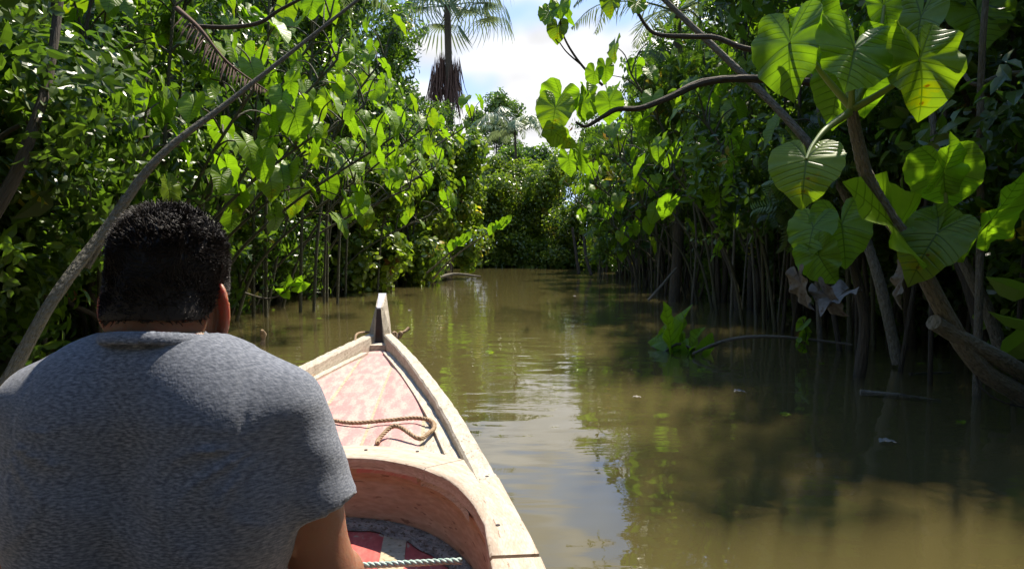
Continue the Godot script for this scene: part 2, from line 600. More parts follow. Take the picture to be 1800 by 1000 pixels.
func arms_d(p: Vector3) -> float:
	var d := 1e9
	for b in ARMS:
		if b[0].x * p.x < 0.0: continue
		d = smin(d, cap_d(p, b[0], b[1], b[2], b[3]), 0.025)
	return d

func skin_d(p: Vector3) -> float:
	var d := torso_d(p, -0.012)
	d = smin(d, arms_d(p) + 0.002, 0.03)
	d = smin(d, cap_d(p, Vector3(0, 0.79, -1.0), Vector3(-0.02, 0.885, -1.055), 0.062, 0.055), 0.04)
	for b in LEGS: d = smin(d, cap_d(p, b[0], b[1], b[2], b[3]), 0.02)
	return d

const HEAD := Vector3(-0.008, 0.892, -1.06)

# the head in its own upright axes (face towards -z), bent forward by the neck
func head_local(p: Vector3) -> Vector3:
	return (p - HEAD).rotated(Vector3.RIGHT, 0.16)

func skull_d(q: Vector3) -> float:
	var d := ell_d(q, Vector3(0, 0.022, 0.012), Vector3(0.0665, 0.083, 0.093))
	d = smin(d, ell_d(q, Vector3(0, -0.035, -0.022), Vector3(0.057, 0.078, 0.070)), 0.03)
	d = smin(d, ell_d(q, Vector3(0, -0.045, 0.05), Vector3(0.056, 0.05, 0.045)), 0.03)
	d = smin(d, cap_d(Vector3(absf(q.x), q.y, q.z), Vector3(0.024, 0.036, 0.018), Vector3(0.024, -0.035, 0.030), 0.0420, 0.0410), 0.02)
	return d

func head_d(p: Vector3) -> float:
	var q := head_local(p)
	var d := skull_d(q)
	# brow, nose, lips, chin, eyes
	d = smin(d, cap_d(q, Vector3(0, 0.012, -0.092), Vector3(0, -0.03, -0.112), 0.009, 0.013), 0.014)
	d = smin(d, cap_d(q, Vector3(-0.018, -0.06, -0.088), Vector3(0.018, -0.06, -0.088), 0.007, 0.007), 0.012)
	d = smin(d, ell_d(q, Vector3(0, -0.092, -0.078), Vector3(0.02, 0.016, 0.018)), 0.016)
	for s in [-1.0, 1.0]:
		d = maxf(d, -((q - Vector3(0.032 * s, 0.008, -0.098)).length() - 0.017))
		d = minf(d, (q - Vector3(0.032 * s, 0.006, -0.081)).length() - 0.0125)
		d = smin(d, cap_d(q, Vector3(0.016 * s, 0.024, -0.09), Vector3(0.046 * s, 0.022, -0.078), 0.008, 0.006), 0.01)
		# ear: a tilted thin shell with a rolled rim and a lobe
		var e := q - Vector3(0.0750 * s, -0.024, 0.014)
		e = e.rotated(Vector3.UP, -0.72 * s).rotated(Vector3.FORWARD, 0.16 * s)
		var plate := ell_d(e, Vector3.ZERO, Vector3(0.0042, 0.034, 0.020))
		var ring := Vector2(Vector2(e.y / 1.55, e.z).length() - 0.0178, e.x - 0.002 * s).length() - 0.0036
		plate = smin(plate, ring, 0.006)
		plate = smin(plate, ell_d(e, Vector3(0, -0.03, -0.006), Vector3(0.0045, 0.013, 0.011)), 0.008)
		plate = maxf(plate, -ell_d(e, Vector3(0.0095 * s, 0.003, -0.003), Vector3(0.0075, 0.018, 0.011)))
		d = smin(d, plate, 0.008)
	d = smin(d, cap_d(p, Vector3(0, 0.79, -1.0), Vector3(-0.02, 0.885, -1.055), 0.063, 0.056), 0.03)
	return d

var curl_noise: FastNoiseLite
func hairline(q: Vector3) -> float:
	# > 0 where hair grows: above the forehead, round the ears, down to the nape
	var y0: float = lerp_list([[-0.10, 0.062], [-0.06, 0.045], [-0.03, 0.0], [-0.012, -0.01], [0.022, 0.0], [0.034, -0.030], [0.06, -0.047], [0.12, -0.050]], q.z)
	return q.y - y0

func hair_d(p: Vector3) -> float:
	var q := head_local(p)
	var top := smoothstep(0.025, 0.09, q.y)
	var thick := lerpf(0.0045, 0.0075, top) + 0.004 * top * curl_noise.get_noise_3d(q.x * 1000.0, q.y * 1000.0, q.z * 1000.0)
	var d := smin(skull_d(q), cap_d(p, Vector3(0, 0.79, -1.0), Vector3(-0.02, 0.885, -1.055), 0.063, 0.056), 0.03) - thick
	var line := hairline(q)
	return maxf(d, -line * 0.7)

func fold_wave(p: Vector3) -> float:
	# creases that run from the armpits over the back of the shirt: sharp crests, broad hollows
	var out := 0.0
	for s in [-1.0, 1.0]:
		var v := p - Vector3(0.172 * s, 0.715, -0.955)
		if v.length() > 0.22: continue
		var dist := Vector2(v.x, v.y).length()
		var ang := atan2(v.y, -v.x * s)
		var w := ang * 7.5 + dist * 16.0 + 0.5 * sin(dist * 40.0 + s)
		var crest := 1.0 - absf(sin(w))
		var k := smoothstep(0.008, 0.035, dist) * smoothstep(0.15, 0.05, dist) * smoothstep(1.15, 0.35, absf(ang + 0.55))
		out -= k * 0.0042 * (crest * crest - 0.3)
		var arc := 1.0 - absf(sin(dist * 46.0 + ang * 1.6 + s * 0.7))
		var k2 := smoothstep(0.06, 0.10, dist) * smoothstep(0.21, 0.13, dist) * smoothstep(1.3, 0.5, absf(ang + 0.8))
		out -= k2 * 0.0026 * arc * arc
	return out

func collar_d(p: Vector3, r: float) -> float:
	var n := Vector3(0, 1, -0.20).normalized()
	var q := p - Vector3(-0.002, 0.8255, -1.006)
	var h := q.dot(n)
	return Vector2((q - n * h).length() - 0.0735 + h * 0.35, h * 0.5).length() - r

func shirt_d(p: Vector3) -> float:
	var d := torso_d(p, 0.004)
	# sleeve: the upper arm, cut across above the elbow
	for s in [-1.0, 1.0]:
		if p.x * s < 0.0: continue
		var a := Vector3(0.158 * s, 0.727, -1.005)
		var b := Vector3(0.202 * s, 0.595, -1.010)
		var sl := cap_d(p, a, b, 0.0655, 0.064) + 0.0007 * sin((p - a).dot((b - a).normalized()) * 95.0 + p.z * 60.0 + p.x * 30.0)
		var along := (p - b).dot((b - a).normalized())
		sl = maxf(sl, along)
		# the seam sits in a slight trough
		d = smin(d, sl, 0.022)
		var seam := absf((p - Vector3(0.148 * s, 0.70, -1.0)).dot(Vector3(s, 0.16, 0).normalized()))
		d += 0.0022 * exp(-pow(seam / 0.004, 2.0)) * smoothstep(0.62, 0.66, p.y)
	d += fold_wave(p)
	d += 0.0012 * sin(p.y * 70.0 + p.x * 22.0 + sin(p.x * 31.0) * 1.4) * smoothstep(0.74, 0.60, p.y)
	# spine hollow and shoulder blades
	d += 0.006 * exp(-pow(p.x / 0.03, 2.0)) * smoothstep(0.80, 0.66, p.y)
	# neck hole
	var above := (p - Vector3(-0.002, 0.8255, -1.006)).dot(Vector3(0, 1, -0.20).normalized())
	d = maxf(d, -maxf(cap_d(p, Vector3(0, 0.80, -1.005), Vector3(0, 0.92, -1.07), 0.074, 0.084), -above))
	d = minf(d, collar_d(p, 0.0032))
	d = maxf(d, 0.325 - p.y)
	return d

func build_hand(st: SurfaceTool, s: float):
	# a relaxed half-closed hand resting between the knees
	var w := Vector3(0.125 * s, 0.475, -1.24)
	var palm := w + Vector3(-0.045 * s, -0.004, -0.055)
	var bones := [[w, palm, 0.026, 0.03]]
	for i in 4:
		var off := Vector3(0.010 * s + 0.0, 0.026 - 0.018 * i, 0.0)
		var l: float = [0.9, 1.0, 0.95, 0.75][i]
		var k0: Vector3 = palm + off + Vector3(-0.012 * s, 0, -0.018)
		var k1: Vector3 = k0 + Vector3(-0.022 * s, -0.006, -0.030) * l
		var k2: Vector3 = k1 + Vector3(-0.016 * s, -0.012, -0.006) * l * 1.1
		var k3: Vector3 = k2 + Vector3(-0.002 * s, -0.014, 0.012) * l
		bones.append([palm, k0, 0.016, 0.0098])
		bones.append([k0, k1, 0.0098, 0.009])
		bones.append([k1, k2, 0.009, 0.0084])
		bones.append([k2, k3, 0.0084, 0.0076])
	var t0 := w + Vector3(-0.022 * s, 0.018, -0.02)
	var t1 := t0 + Vector3(-0.016 * s, 0.018, -0.028)
	var t2 := t1 + Vector3(-0.016 * s, 0.002, -0.026)
	bones.append([t0, t1, 0.014, 0.011])
	bones.append([t1, t2, 0.011, 0.0085])
	var sdf := func(p: Vector3) -> float:
		var d := 1e9
		for b in bones: d = smin(d, cap_d(p, b[0], b[1], b[2], b[3]), 0.006)
		return smin(d, cap_d(p, Vector3(0.205 * s, 0.455, -1.11), w, 0.044, 0.027), 0.012)
	net(st, sdf, Vector3(minf(0.01 * s, 0.165 * s), 0.40, -1.40), Vector3(maxf(0.01 * s, 0.165 * s), 0.54, -1.19), 0.004)

func build_man():
	man_setup()
	curl_noise = noise(91, 0.055, 2)
	var t := thing("person", "man in a grey shirt with short dark curly hair, seen from behind", "person", Vector3(-0.476, 0, 0))
	var st := new_st()
	net(st, skin_d, Vector3(-0.32, 0.18, -1.68), Vector3(0.32, 0.86, -0.74), 0.014)
	net(st, head_d, Vector3(-0.145, 0.80, -1.22), Vector3(0.095, 1.04, -0.92), 0.004)
	for s in [-1.0, 1.0]: build_hand(st, s)
	obj("body", st.commit(), M.skin, t)
	print("man body ", Time.get_ticks_msec())
	st = new_st()
	net(st, shirt_d, Vector3(-0.30, 0.31, -1.16), Vector3(0.30, 0.87, -0.74), 0.0075, true)
	var shirt := obj("shirt", st.commit(), M.shirt, t)
	# ribbed collar band round the neck
	st = new_st()
	net(st, collar_d.bind(0.0046), Vector3(-0.11, 0.78, -1.11), Vector3(0.11, 0.89, -0.90), 0.0028)
	obj("collar", st.commit(), M.shirt, shirt)
	st = new_st()
	var trousers := func(p: Vector3) -> float:
		var d := 1e9
		for i in LEGS.size():
			if i % 4 < 2: d = smin(d, cap_d(p, LEGS[i][0], LEGS[i][1], LEGS[i][2] + 0.008, LEGS[i][3] + 0.012), 0.02)
		for i in TORSO.size():
			if i % 5 == 2: d = smin(d, cap_d(p, TORSO[i][0], TORSO[i][1], TORSO[i][2] + 0.002, TORSO[i][3] + 0.004), 0.03)
		return maxf(d, p.y - 0.50)
	net(st, trousers, Vector3(-0.27, 0.18, -1.48), Vector3(0.27, 0.52, -0.74), 0.012)
	obj("shorts", st.commit(), M.shorts, t)
	# hair: a short cap and thousands of little curls on it
	st = new_st()
	net(st, hair_d, Vector3(-0.135, 0.80, -1.20), Vector3(0.085, 1.03, -0.92), 0.005)
	var r := RandomNumberGenerator.new()
	r.seed = 77
	var made := 0
	while made < 13000:
		var d := Vector3(r.randfn(), r.randfn(), r.randfn()).normalized()
		var q := d * 0.1 + Vector3(0, 0.01, 0.01)
		for i in 4: q -= d * skull_d(q)
		if hairline(q) < 0.001: continue
		var top := smoothstep(0.025, 0.085, q.y)
		if r.randf() > 0.75 + 0.25 * top: continue
		made += 1
		var n := Vector3(q.x / 0.006, (q.y - 0.022) / 0.007, (q.z - 0.012) / 0.009).normalized()
		var len_ := lerpf(0.007, 0.018, top) * r.randf_range(0.6, 1.3)
		# locks: neighbours lie the same way, each hair a little off
		var flow := Vector3(curl_noise.get_noise_3d(q.x * 320.0, q.y * 320.0, q.z * 320.0), curl_noise.get_noise_3d(q.x * 320.0 + 90.0, q.y * 320.0, q.z * 320.0), curl_noise.get_noise_3d(q.x * 320.0, q.y * 320.0 + 90.0, q.z * 320.0)) * 2.6 + Vector3(r.randfn(), r.randfn(), r.randfn()) * 0.35 + Vector3(0, -0.5 * (1.0 - top), 0)
		var side := n.cross(flow.cross(n)).normalized() * -1.0
		var up := (n * lerpf(0.35, 0.75, top) + side * 0.9).normalized()
		var base := q + n * lerpf(0.0045, 0.0055, top)
		var pts := [base]
		var bend := r.randf_range(0.3, 1.0) * lerpf(0.2, 1.0, top)
		var dir := up
		for i in 4:
			base += dir * len_ / 4.0
			dir = dir.rotated(side.cross(n).normalized(), bend)
			pts.append(base)
		for i in pts.size(): pts[i] = pts[i].rotated(Vector3.RIGHT, -0.16) + HEAD
		tube(st, pts, [0.0008, 0.0008, 0.0003], 3, 0.0, 0.0, false)
	obj("hair", st.commit(), M.hair, t)
	print("man hair ", Time.get_ticks_msec())

# ------------------------------------------------------------------ the boat (s metres from the bow, l metres to the right, y over the water)
const BOW := Vector3(-0.80, 0, -4.5)
var b_dir := Vector3(0.0995, 0, 0.995).normalized()
var b_right := Vector3(0.995, 0, -0.0995).normalized()

func B(s: float, l: float, y: float) -> Vector3:
	return BOW + b_dir * s + b_right * l + Vector3(0, y, 0)

func half_w(s: float) -> float:
	return lerp_list([[-0.05, 0.045], [0.0, 0.055], [0.3, 0.115], [0.7, 0.19], [1.1, 0.26], [1.6, 0.338], [2.1, 0.408], [2.65, 0.468], [3.2, 0.510], [4.0, 0.545], [5.0, 0.55], [6.0, 0.50], [6.8, 0.42]], s)

func sheer(s: float) -> float:
	return 0.45 - 0.0185 * minf(s, 2.9) + 0.0

func arch_in(l: float) -> float:
	var k := clampf(absf(l) / 0.44, 0.0, 1.0)
	return 3.25 - 0.72 * pow(1.0 - pow(k, 2.5), 0.4)

const DECK_Y := 0.368
const FLOOR_Y := 0.20

func slab(st: SurfaceTool, top: Array, uv: Array, depth: float):
	# a board: top surface from a grid, with sides and underside
	var n := top.size()
	var m: int = top[0].size()
	sheet(st, top, uv)
	var low := []
	for row in top:
		var r2 := []
		for p in row: r2.append(p - Vector3(0, depth, 0))
		low.append(r2)
	var rim := []
	for j in m: rim.append([0, j])
	for i in range(1, n): rim.append([i, m - 1])
	for j in range(m - 2, -1, -1): rim.append([n - 1, j])
	for i in range(n - 2, -1, -1): rim.append([i, 0])
	for k in rim.size() - 1:
		var a = rim[k]
		var b = rim[k + 1]
		var quad := [top[a[0]][a[1]], top[b[0]][b[1]], low[b[0]][b[1]], low[a[0]][a[1]]]
		var uq := [uv[a[0]][a[1]], uv[b[0]][b[1]], uv[b[0]][b[1]] + Vector2(0, depth), uv[a[0]][a[1]] + Vector2(0, depth)]
		for i in [0, 1, 2, 0, 2, 3]:
			st.set_smooth_group(k + 2)
			st.set_uv(uq[i])
			st.add_vertex(quad[i])
	st.set_smooth_group(0)

func boat_sheet(rows: Array, depth: float) -> ArrayMesh:
	# rows of [s, l, y]: rows run towards the bow, columns to the right
	var g := []
	var uv := []
	for row in rows:
		var gr := []
		var ur := []
		for q in row:
			gr.append(B(q[0], q[1], q[2]))
			ur.append(Vector2(q[0], q[1]))
		g.append(gr)
		uv.append(ur)
	var st := new_st()
	st.set_smooth_group(0)
	slab(st, g, uv, depth)
	return finish(st)

func build_boat():
	var boat := thing("wooden_boat", "weathered cream and pink wooden boat with a pointed bow", "boat")
	# hull, outside and inside skins
	var st := new_st()
	for side in [-1.0, 1.0]:
		for skin in 2:
			var g := []
			var uv := []
			for i in 47:
				var s := -0.05 + 6.85 * i / 46.0
				var w := half_w(s) - 0.004 - 0.022 * skin
				w = maxf(w, 0.004)
				var low := 0.55 * (1.0 - exp(-s * 1.4))
				var top := sheer(s) - 0.012
				var row := []
				var ur := []
				for q in [[w, top], [w * 0.985, top - 0.12], [w * (0.90 + 0.06 * low), top - 0.28], [w * (0.5 + 0.5 * low), -0.02], [w * 0.75 * low, -0.10 + 0.02 * skin], [0.0, -0.13 + 0.02 * skin]]:
					row.append(B(s, q[0] * side, q[1]))
					ur.append(Vector2(s, q[1]))
				g.append(row)
				uv.append(ur)
			if (side > 0.0) == (skin == 0):
				for k in g.size():
					g[k].reverse()
					uv[k].reverse()
			sheet(st, g, uv)
	# transom
	var e := 6.8
	var w2 := half_w(e)
	var tr := [[B(e, -w2, 0.385), B(e, w2, 0.385)], [B(e, -w2 * 0.8, -0.08), B(e, w2 * 0.8, -0.08)]]
	sheet(st, tr, [[Vector2(0, 0), Vector2(1, 0)], [Vector2(0, 0.4), Vector2(1, 0.4)]])
	obj("hull", finish(st), M.hull, boat)
	# gunwale rails, worn by hand
	var wob := noise(5, 2.2, 3)
	for side in [-1.0, 1.0]:
		var prof := []
		var uv := []
		for i in 59:
			var s := 0.02 + 2.86 * i / 58.0
			var w := half_w(s)
			var j1 := wob.get_noise_2d(s * 3.0, side * 9.0) * 0.005
			var j2 := wob.get_noise_2d(s * 5.0, side * 9.0 + 40.0) * 0.004
			var yt := sheer(s) + j2
			var inner := maxf(w - 0.046 + j1, 0.006)
			var r := 0.006
			var loop := [[w + 0.012, yt - 0.07], [w + 0.012 + j1 * 0.5, yt - r], [w + 0.012 - r, yt], [inner + r, yt + 0.001], [inner, yt - r], [inner - 0.004, yt - 0.05], [inner - 0.002, DECK_Y - 0.03]]
			var row := []
			var ur := []
			for q in loop:
				row.append(B(s, q[0] * side, q[1]))
				ur.append(Vector2(s, q[0] * 0.7 + q[1] + side * 3.0))
			if side > 0.0:
				row.reverse()
				ur.reverse()
			prof.append(row)
			uv.append(ur)
		st = new_st()
		st.set_smooth_group(-1)
		sheet(st, prof, uv)
		# closing faces at both ends
		for end in [0, prof.size() - 1]:
			var row: Array = prof[end]
			for k in range(1, row.size() - 1):
				for q in ([row[0], row[k], row[k + 1]] if (end == 0) else [row[0], row[k + 1], row[k]]):
					st.set_uv(Vector2(q.x, q.y))
					st.add_vertex(q)
		obj("gunwale_rail", finish(st), M.cream, boat)
	# deck planks with open seams; the caulking lies a little lower
	var inner_w := func(s: float) -> float: return half_w(s) - 0.05
	var start := func(l: float) -> float:
		var s := 0.06
		while s < 3.2 and inner_w.call(s) < absf(l) + 0.003: s += 0.01
		return s
	var seams := [-0.42, -0.255, -0.068, 0.118, 0.298, 0.42]
	for i in seams.size() - 1:
		var l0: float = seams[i] + 0.0045
		var l1: float = seams[i + 1] - 0.0045
		var rows := []
		for k in 33:
			var row := []
			for j in 9:
				var l := lerpf(l0, l1, j / 8.0)
				var s0: float = start.call(l)
				var s1: float = maxf(arch_in(l) - 0.012, s0 + 0.01)
				var s := lerpf(s1, s0, k / 32.0)
				var cup := 0.0025 * (1.0 - pow(2.0 * j / 8.0 - 1.0, 2.0)) + 0.0025 * sin(i * 2.0 + s * 1.3)
				row.append([s, l, DECK_Y + cup - (0.003 if j == 0 or j == 8 else 0.0)])
			rows.append(row)
		obj("deck_plank", boat_sheet(rows, 0.02), M.cream if i == 0 or i == 4 else M.pink, boat)
	for l in [-0.255, -0.068, 0.118, 0.298]:
		var rows := []
		for k in 24:
			var s0: float = start.call(l)
			var s1 := arch_in(l) - 0.012
			var s := lerpf(s1, s0 + 0.01, k / 23.0)
			rows.append([[s, l - 0.006, DECK_Y - 0.0025], [s, l + 0.006, DECK_Y - 0.0025]])
		obj("seam_filler", boat_sheet(rows, 0.012), M.caulk, boat)
	# margin strips beside the rails, from half way
	for side in [-1.0, 1.0]:
		var rows := []
		for k in 30:
			var s := lerpf(2.72, 0.35, k / 29.0)
			var w: float = inner_w.call(s)
			var a: float = (w - 0.034) * side
			var b: float = (w + 0.002) * side
			rows.append([[s, minf(a, b), DECK_Y + 0.012], [s, maxf(a, b), DECK_Y + 0.012]])
		obj("margin_strip", boat_sheet(rows, 0.02), M.cream, boat)
	# cockpit: inner wall, band and broad coaming board round the opening
	var arch := []
	var n := 40
	for i in n + 1:
		# angle runs over the front of the opening from its left to its right side
		var a := PI * i / n
		var cx := -cos(a)
		var sx := sin(a)
		var l := 0.44 * signf(cx) * pow(absf(cx), 0.8)
		var s := 3.25 - 0.72 * pow(sx, 0.8)
		arch.append([s, l])
	for i in 12:
		var s := 3.25 + (i + 1) * 0.24
		var w := minf(0.44, half_w(s) - 0.06)
		arch.push_front([s, -w])
		arch.append([s, w])
	var g := []
	var uv := []
	var inn := []
	var out := []
	var run := 0.0
	for i in arch.size():
		var a0: Array = arch[max(i - 1, 0)]
		var a1: Array = arch[min(i + 1, arch.size() - 1)]
		var tan := Vector2(a1[0] - a0[0], a1[1] - a0[1]).normalized()
		var nrm := Vector2(-tan.y, tan.x)   # away from the opening, in (s, l)
		if i > 0: run += Vector2(arch[i][0] - arch[i - 1][0], arch[i][1] - arch[i - 1][1]).length()
		inn.append([arch[i][0], arch[i][1], run, nrm])
	var board := []
	var buv := []
	var wob2 := noise(8, 1.4, 3)
	for k in inn.size():
		var q: Array = inn[k]
		var nrm: Vector2 = q[3]
		var row := []
		var ur := []
		for c in 6:
			var wdt: float = [0.0, 0.006, 0.04, 0.085, 0.122, 0.128][c] + wob2.get_noise_2d(q[2] * 2.0, c * 0.2) * 0.008
			var s: float = q[0] + nrm.x * wdt
			var l: float = q[1] + nrm.y * wdt
			var most := half_w(s) + 0.016
			if absf(l) > most: l = most * signf(l)
			var y := sheer(2.9) + 0.008 - (0.004 if c == 0 or c == 5 else 0.0) - 0.012 * clampf((3.2 - s) / 0.8, 0.0, 1.0)
			row.append(B(s, l, y))
			ur.append(Vector2(q[2], wdt))
		board.append(row)
		buv.append(ur)
	# split the board into the pieces it was sawn from
	var cuts := [0, 13, 24, 31, 41, 52, board.size() - 1]
	for c in cuts.size() - 1:
		var piece := []
		var pu := []
		for k in range(cuts[c], cuts[c + 1] + 1):
			var shrink := 0.0
			var row: Array = board[k].duplicate()
			if k == cuts[c] and k > 0:
				for j in row.size(): row[j] = row[j].lerp(board[k + 1][j], 0.06)
			row.reverse()
			var u2: Array = buv[k].duplicate()
			u2.reverse()
			piece.append(row)
			pu.append(u2)
		piece.reverse()
		pu.reverse()
		for k in piece.size():
			piece[k].reverse()
			pu[k].reverse()
		# columns must run to the right of the running direction
		for k in piece.size():
			piece[k].reverse()
			pu[k].reverse()
		st = new_st()
		slab(st, piece, pu, 0.028)
		obj("coaming_board", finish(st), M.plank, boat)
	# wall under the board: a band and below it the wall proper, 6 mm further out
	for part in 2:
		g = []
		uv = []
		for q in inn:
			var nrm: Vector2 = q[3]
			var back := 0.012 if part == 0 else 0.020
			var ys := [sheer(2.9) - 0.006, sheer(2.9) - 0.030, sheer(2.9) - 0.058] if part == 0 else [sheer(2.9) - 0.052, 0.31, 0.26, FLOOR_Y - 0.03]
			var row := []
			var ur := []
			for y in ys:
				row.append(B(q[0] + nrm.x * back, q[1] + nrm.y * back, y + wob2.get_noise_2d(q[2] * 4.0, y * 9.0) * 0.004 * (1 - part)))
				ur.append(Vector2(q[2], y))
			g.append(row)
			uv.append(ur)
		st = new_st()
		sheet(st, g, uv)
		if part == 0:
			# the lower edge of the band has a thickness
			var lip := []
			var lu := []
			for k in g.size():
				var p: Vector3 = g[k][2]
				var nrm: Vector2 = inn[k][3]
				lip.append([p, p + b_dir * nrm.x * 0.01 + b_right * nrm.y * 0.01])
				lu.append([uv[k][2], uv[k][2] + Vector2(0, 0.01)])
			sheet(st, lip, lu)
		obj("coaming_band" if part == 0 else "cockpit_wall", finish(st), M.tan_wall, boat)
	# floor boards
	var fl := [-0.47, -0.235, 0.0, 0.235, 0.47]
	for i in 4:
		var rows := []
		for k in 24:
			var row := []
			for j in 7:
				var l := lerpf(fl[i] + 0.004, fl[i + 1] - 0.004, j / 6.0)
				var s0 := arch_in(minf(absf(l), 0.439)) - 0.02
				row.append([lerpf(3.72, s0, k / 23.0), l, FLOOR_Y + 0.001 * sin(k * 0.9 + i)])
			rows.append(row)
		obj("floor_board", boat_sheet(rows, 0.018), M.red, boat)
		obj("low_bounce_board", boat_sheet([[[6.5, fl[i] + 0.004, FLOOR_Y - 0.01], [6.5, fl[i + 1] - 0.004, FLOOR_Y - 0.01]], [[3.73, fl[i] + 0.004, FLOOR_Y - 0.01], [3.73, fl[i + 1] - 0.004, FLOOR_Y - 0.01]]], 0.018), M.low_bounce_wood, boat)  # unseen stern floor, made dark so its sunlit bounce leaves the shirt dim
	for l in [-0.235, 0.0, 0.235]:
		var rows := []
		for k in 12:
			var s := lerpf(3.7, arch_in(l) - 0.02, k / 11.0)
			rows.append([[s, l - 0.03, FLOOR_Y + 0.004], [s, l + 0.03, FLOOR_Y + 0.004]])
		obj("floor_batten", boat_sheet(rows, 0.005), M.caulk, boat)
	# grey silt strip that has gathered along the foot of the wall
	st = new_st()
	g = []
	uv = []
	for q in inn:
		var nrm: Vector2 = q[3]
		var wdt: float = 0.028 + 0.02 * wob2.get_noise_2d(q[2] * 5.0, 77.0)
		g.append([B(q[0] + nrm.x * 0.018, q[1] + nrm.y * 0.018, FLOOR_Y + 0.022), B(q[0] - nrm.x * wdt * 0.5, q[1] - nrm.y * wdt * 0.5, FLOOR_Y + 0.016), B(q[0] - nrm.x * wdt, q[1] - nrm.y * wdt, FLOOR_Y + 0.003)])
		uv.append([Vector2(q[2], 0), Vector2(q[2], 0.03), Vector2(q[2], 0.06)])
	sheet(st, g, uv)
	obj("floor_edge", finish(st), M.silt, boat)
	# thwart the man sits on
	obj("thwart", boat_sheet([[[3.78, -0.50, 0.25], [3.78, 0.50, 0.25]], [[3.48, -0.50, 0.25], [3.48, 0.50, 0.25]]], 0.03), M.plank, boat)
	# stem post at the bow: a wedge with chamfered sides and an iron strip on its after face
	st = new_st()
	var yb := 0.395
	var post := [[0.10, 0.075, yb], [0.10, -0.075, yb], [-0.16, -0.05, yb], [-0.16, 0.05, yb]]
	var bt := [[0.10, 0.072, yb], [0.10, 0.028, yb], [0.10, -0.028, yb], [0.10, -0.072, yb]]
	var lowr := []
	# outline of the horizontal section at three heights: half width aft, half width fore, s aft, s fore
	var secs := [[0.070, 0.055, 0.10, -0.20, 0.40], [0.058, 0.05, 0.095, -0.20, 0.475], [0.022, 0.024, 0.085, -0.21, 0.605]]
	for sc in secs:
		lowr.append([sc])
	var rows3 := []
	for sc in secs:
		var rise := 0.07 if sc == secs[2] else 0.0
		rows3.append([B(sc[2], -sc[0] * 0.45, sc[4]), B(sc[2], sc[0] * 0.45, sc[4]), B(sc[2] - 0.05, sc[0], sc[4] + rise * 0.15), B(sc[3], sc[1], sc[4] + rise), B(sc[3], -sc[1], sc[4] + rise), B(sc[2] - 0.05, -sc[0], sc[4] + rise * 0.15), B(sc[2], -sc[0] * 0.45, sc[4])])
	st.set_smooth_group(-1)
	for i in 2:
		for j in 6:
			for q in [rows3[i][j], rows3[i + 1][j], rows3[i + 1][j + 1], rows3[i][j], rows3[i + 1][j + 1], rows3[i][j + 1]]:
				st.set_uv(Vector2(q.y, j * 0.1 + q.x))
				st.add_vertex(q)
	var topr: Array = rows3[2]
	for j in range(1, 5):
		for q in [topr[0], topr[j + 1], topr[j]]:
			st.set_uv(Vector2(q.z, q.x))
			st.add_vertex(q)
	var postn := obj("stem_post", finish(st), M.cream, boat)
	st = new_st()
	var cap := []
	for q in [topr[0], topr[1], topr[3], topr[4]]: cap.append(q + Vector3(0, 0.004, 0))
	slab(st, [[cap[0], cap[1]], [cap[3], cap[2]]], [[Vector2(0, 0), Vector2(0.05, 0)], [Vector2(0, 0.3), Vector2(0.05, 0.3)]], 0.012)
	obj("post_cap", finish(st), M.cap_paint, postn)
	st = new_st()
	var strip := [[B(0.106, -0.024, 0.395), B(0.106, 0.024, 0.395)], [B(0.104, -0.022, 0.42), B(0.104, 0.022, 0.42)], [B(0.099, -0.018, 0.50), B(0.099, 0.018, 0.50)], [B(0.091, -0.013, 0.600), B(0.091, 0.013, 0.600)]]
	var foot := [[B(0.150, -0.026, 0.392), B(0.150, 0.026, 0.392)]]
	sheet(st, foot + strip, [[Vector2(0, 0), Vector2(0.05, 0)], [Vector2(0, 0.05), Vector2(0.05, 0.05)], [Vector2(0, 0.08), Vector2(0.05, 0.08)], [Vector2(0, 0.15), Vector2(0.05, 0.15)], [Vector2(0, 0.25), Vector2(0.05, 0.25)]])
	obj("iron_strip", finish(st), M.iron, postn)
	# nail heads along the coaming and the rails
	var head := CylinderMesh.new()
	head.top_radius = 0.0045
	head.bottom_radius = 0.005
	head.height = 0.003
	head.radial_segments = 10
	head.rings = 1
	var nr := RandomNumberGenerator.new()
	nr.seed = 12
	for k in range(14, inn.size() - 12, 3):
		var q: Array = inn[k]
		var nrm: Vector2 = q[3]
		for w in ([0.03, 0.1] if k % 2 == 0 else [0.06]):
			var s: float = q[0] + nrm.x * w
			var l: float = clampf(q[1] + nrm.y * w, -half_w(s), half_w(s))
			if nr.randf() < 0.45: continue
			var nail := obj("nail", head, M.iron, boat)
			nail.position = B(s + nr.randf_range(-0.03, 0.03), l + nr.randf_range(-0.008, 0.004) * signf(l), sheer(2.9) + 0.0086 - 0.012 * clampf((3.2 - s) / 0.8, 0.0, 1.0))
	# breast hook: the knee that joins both rails at the stem
	obj("bow_block", boat_sheet([[[0.20, -0.045, 0.40], [0.20, 0.045, 0.40]], [[0.05, -0.03, 0.405], [0.05, 0.03, 0.405]]], 0.05), M.cream, boat)

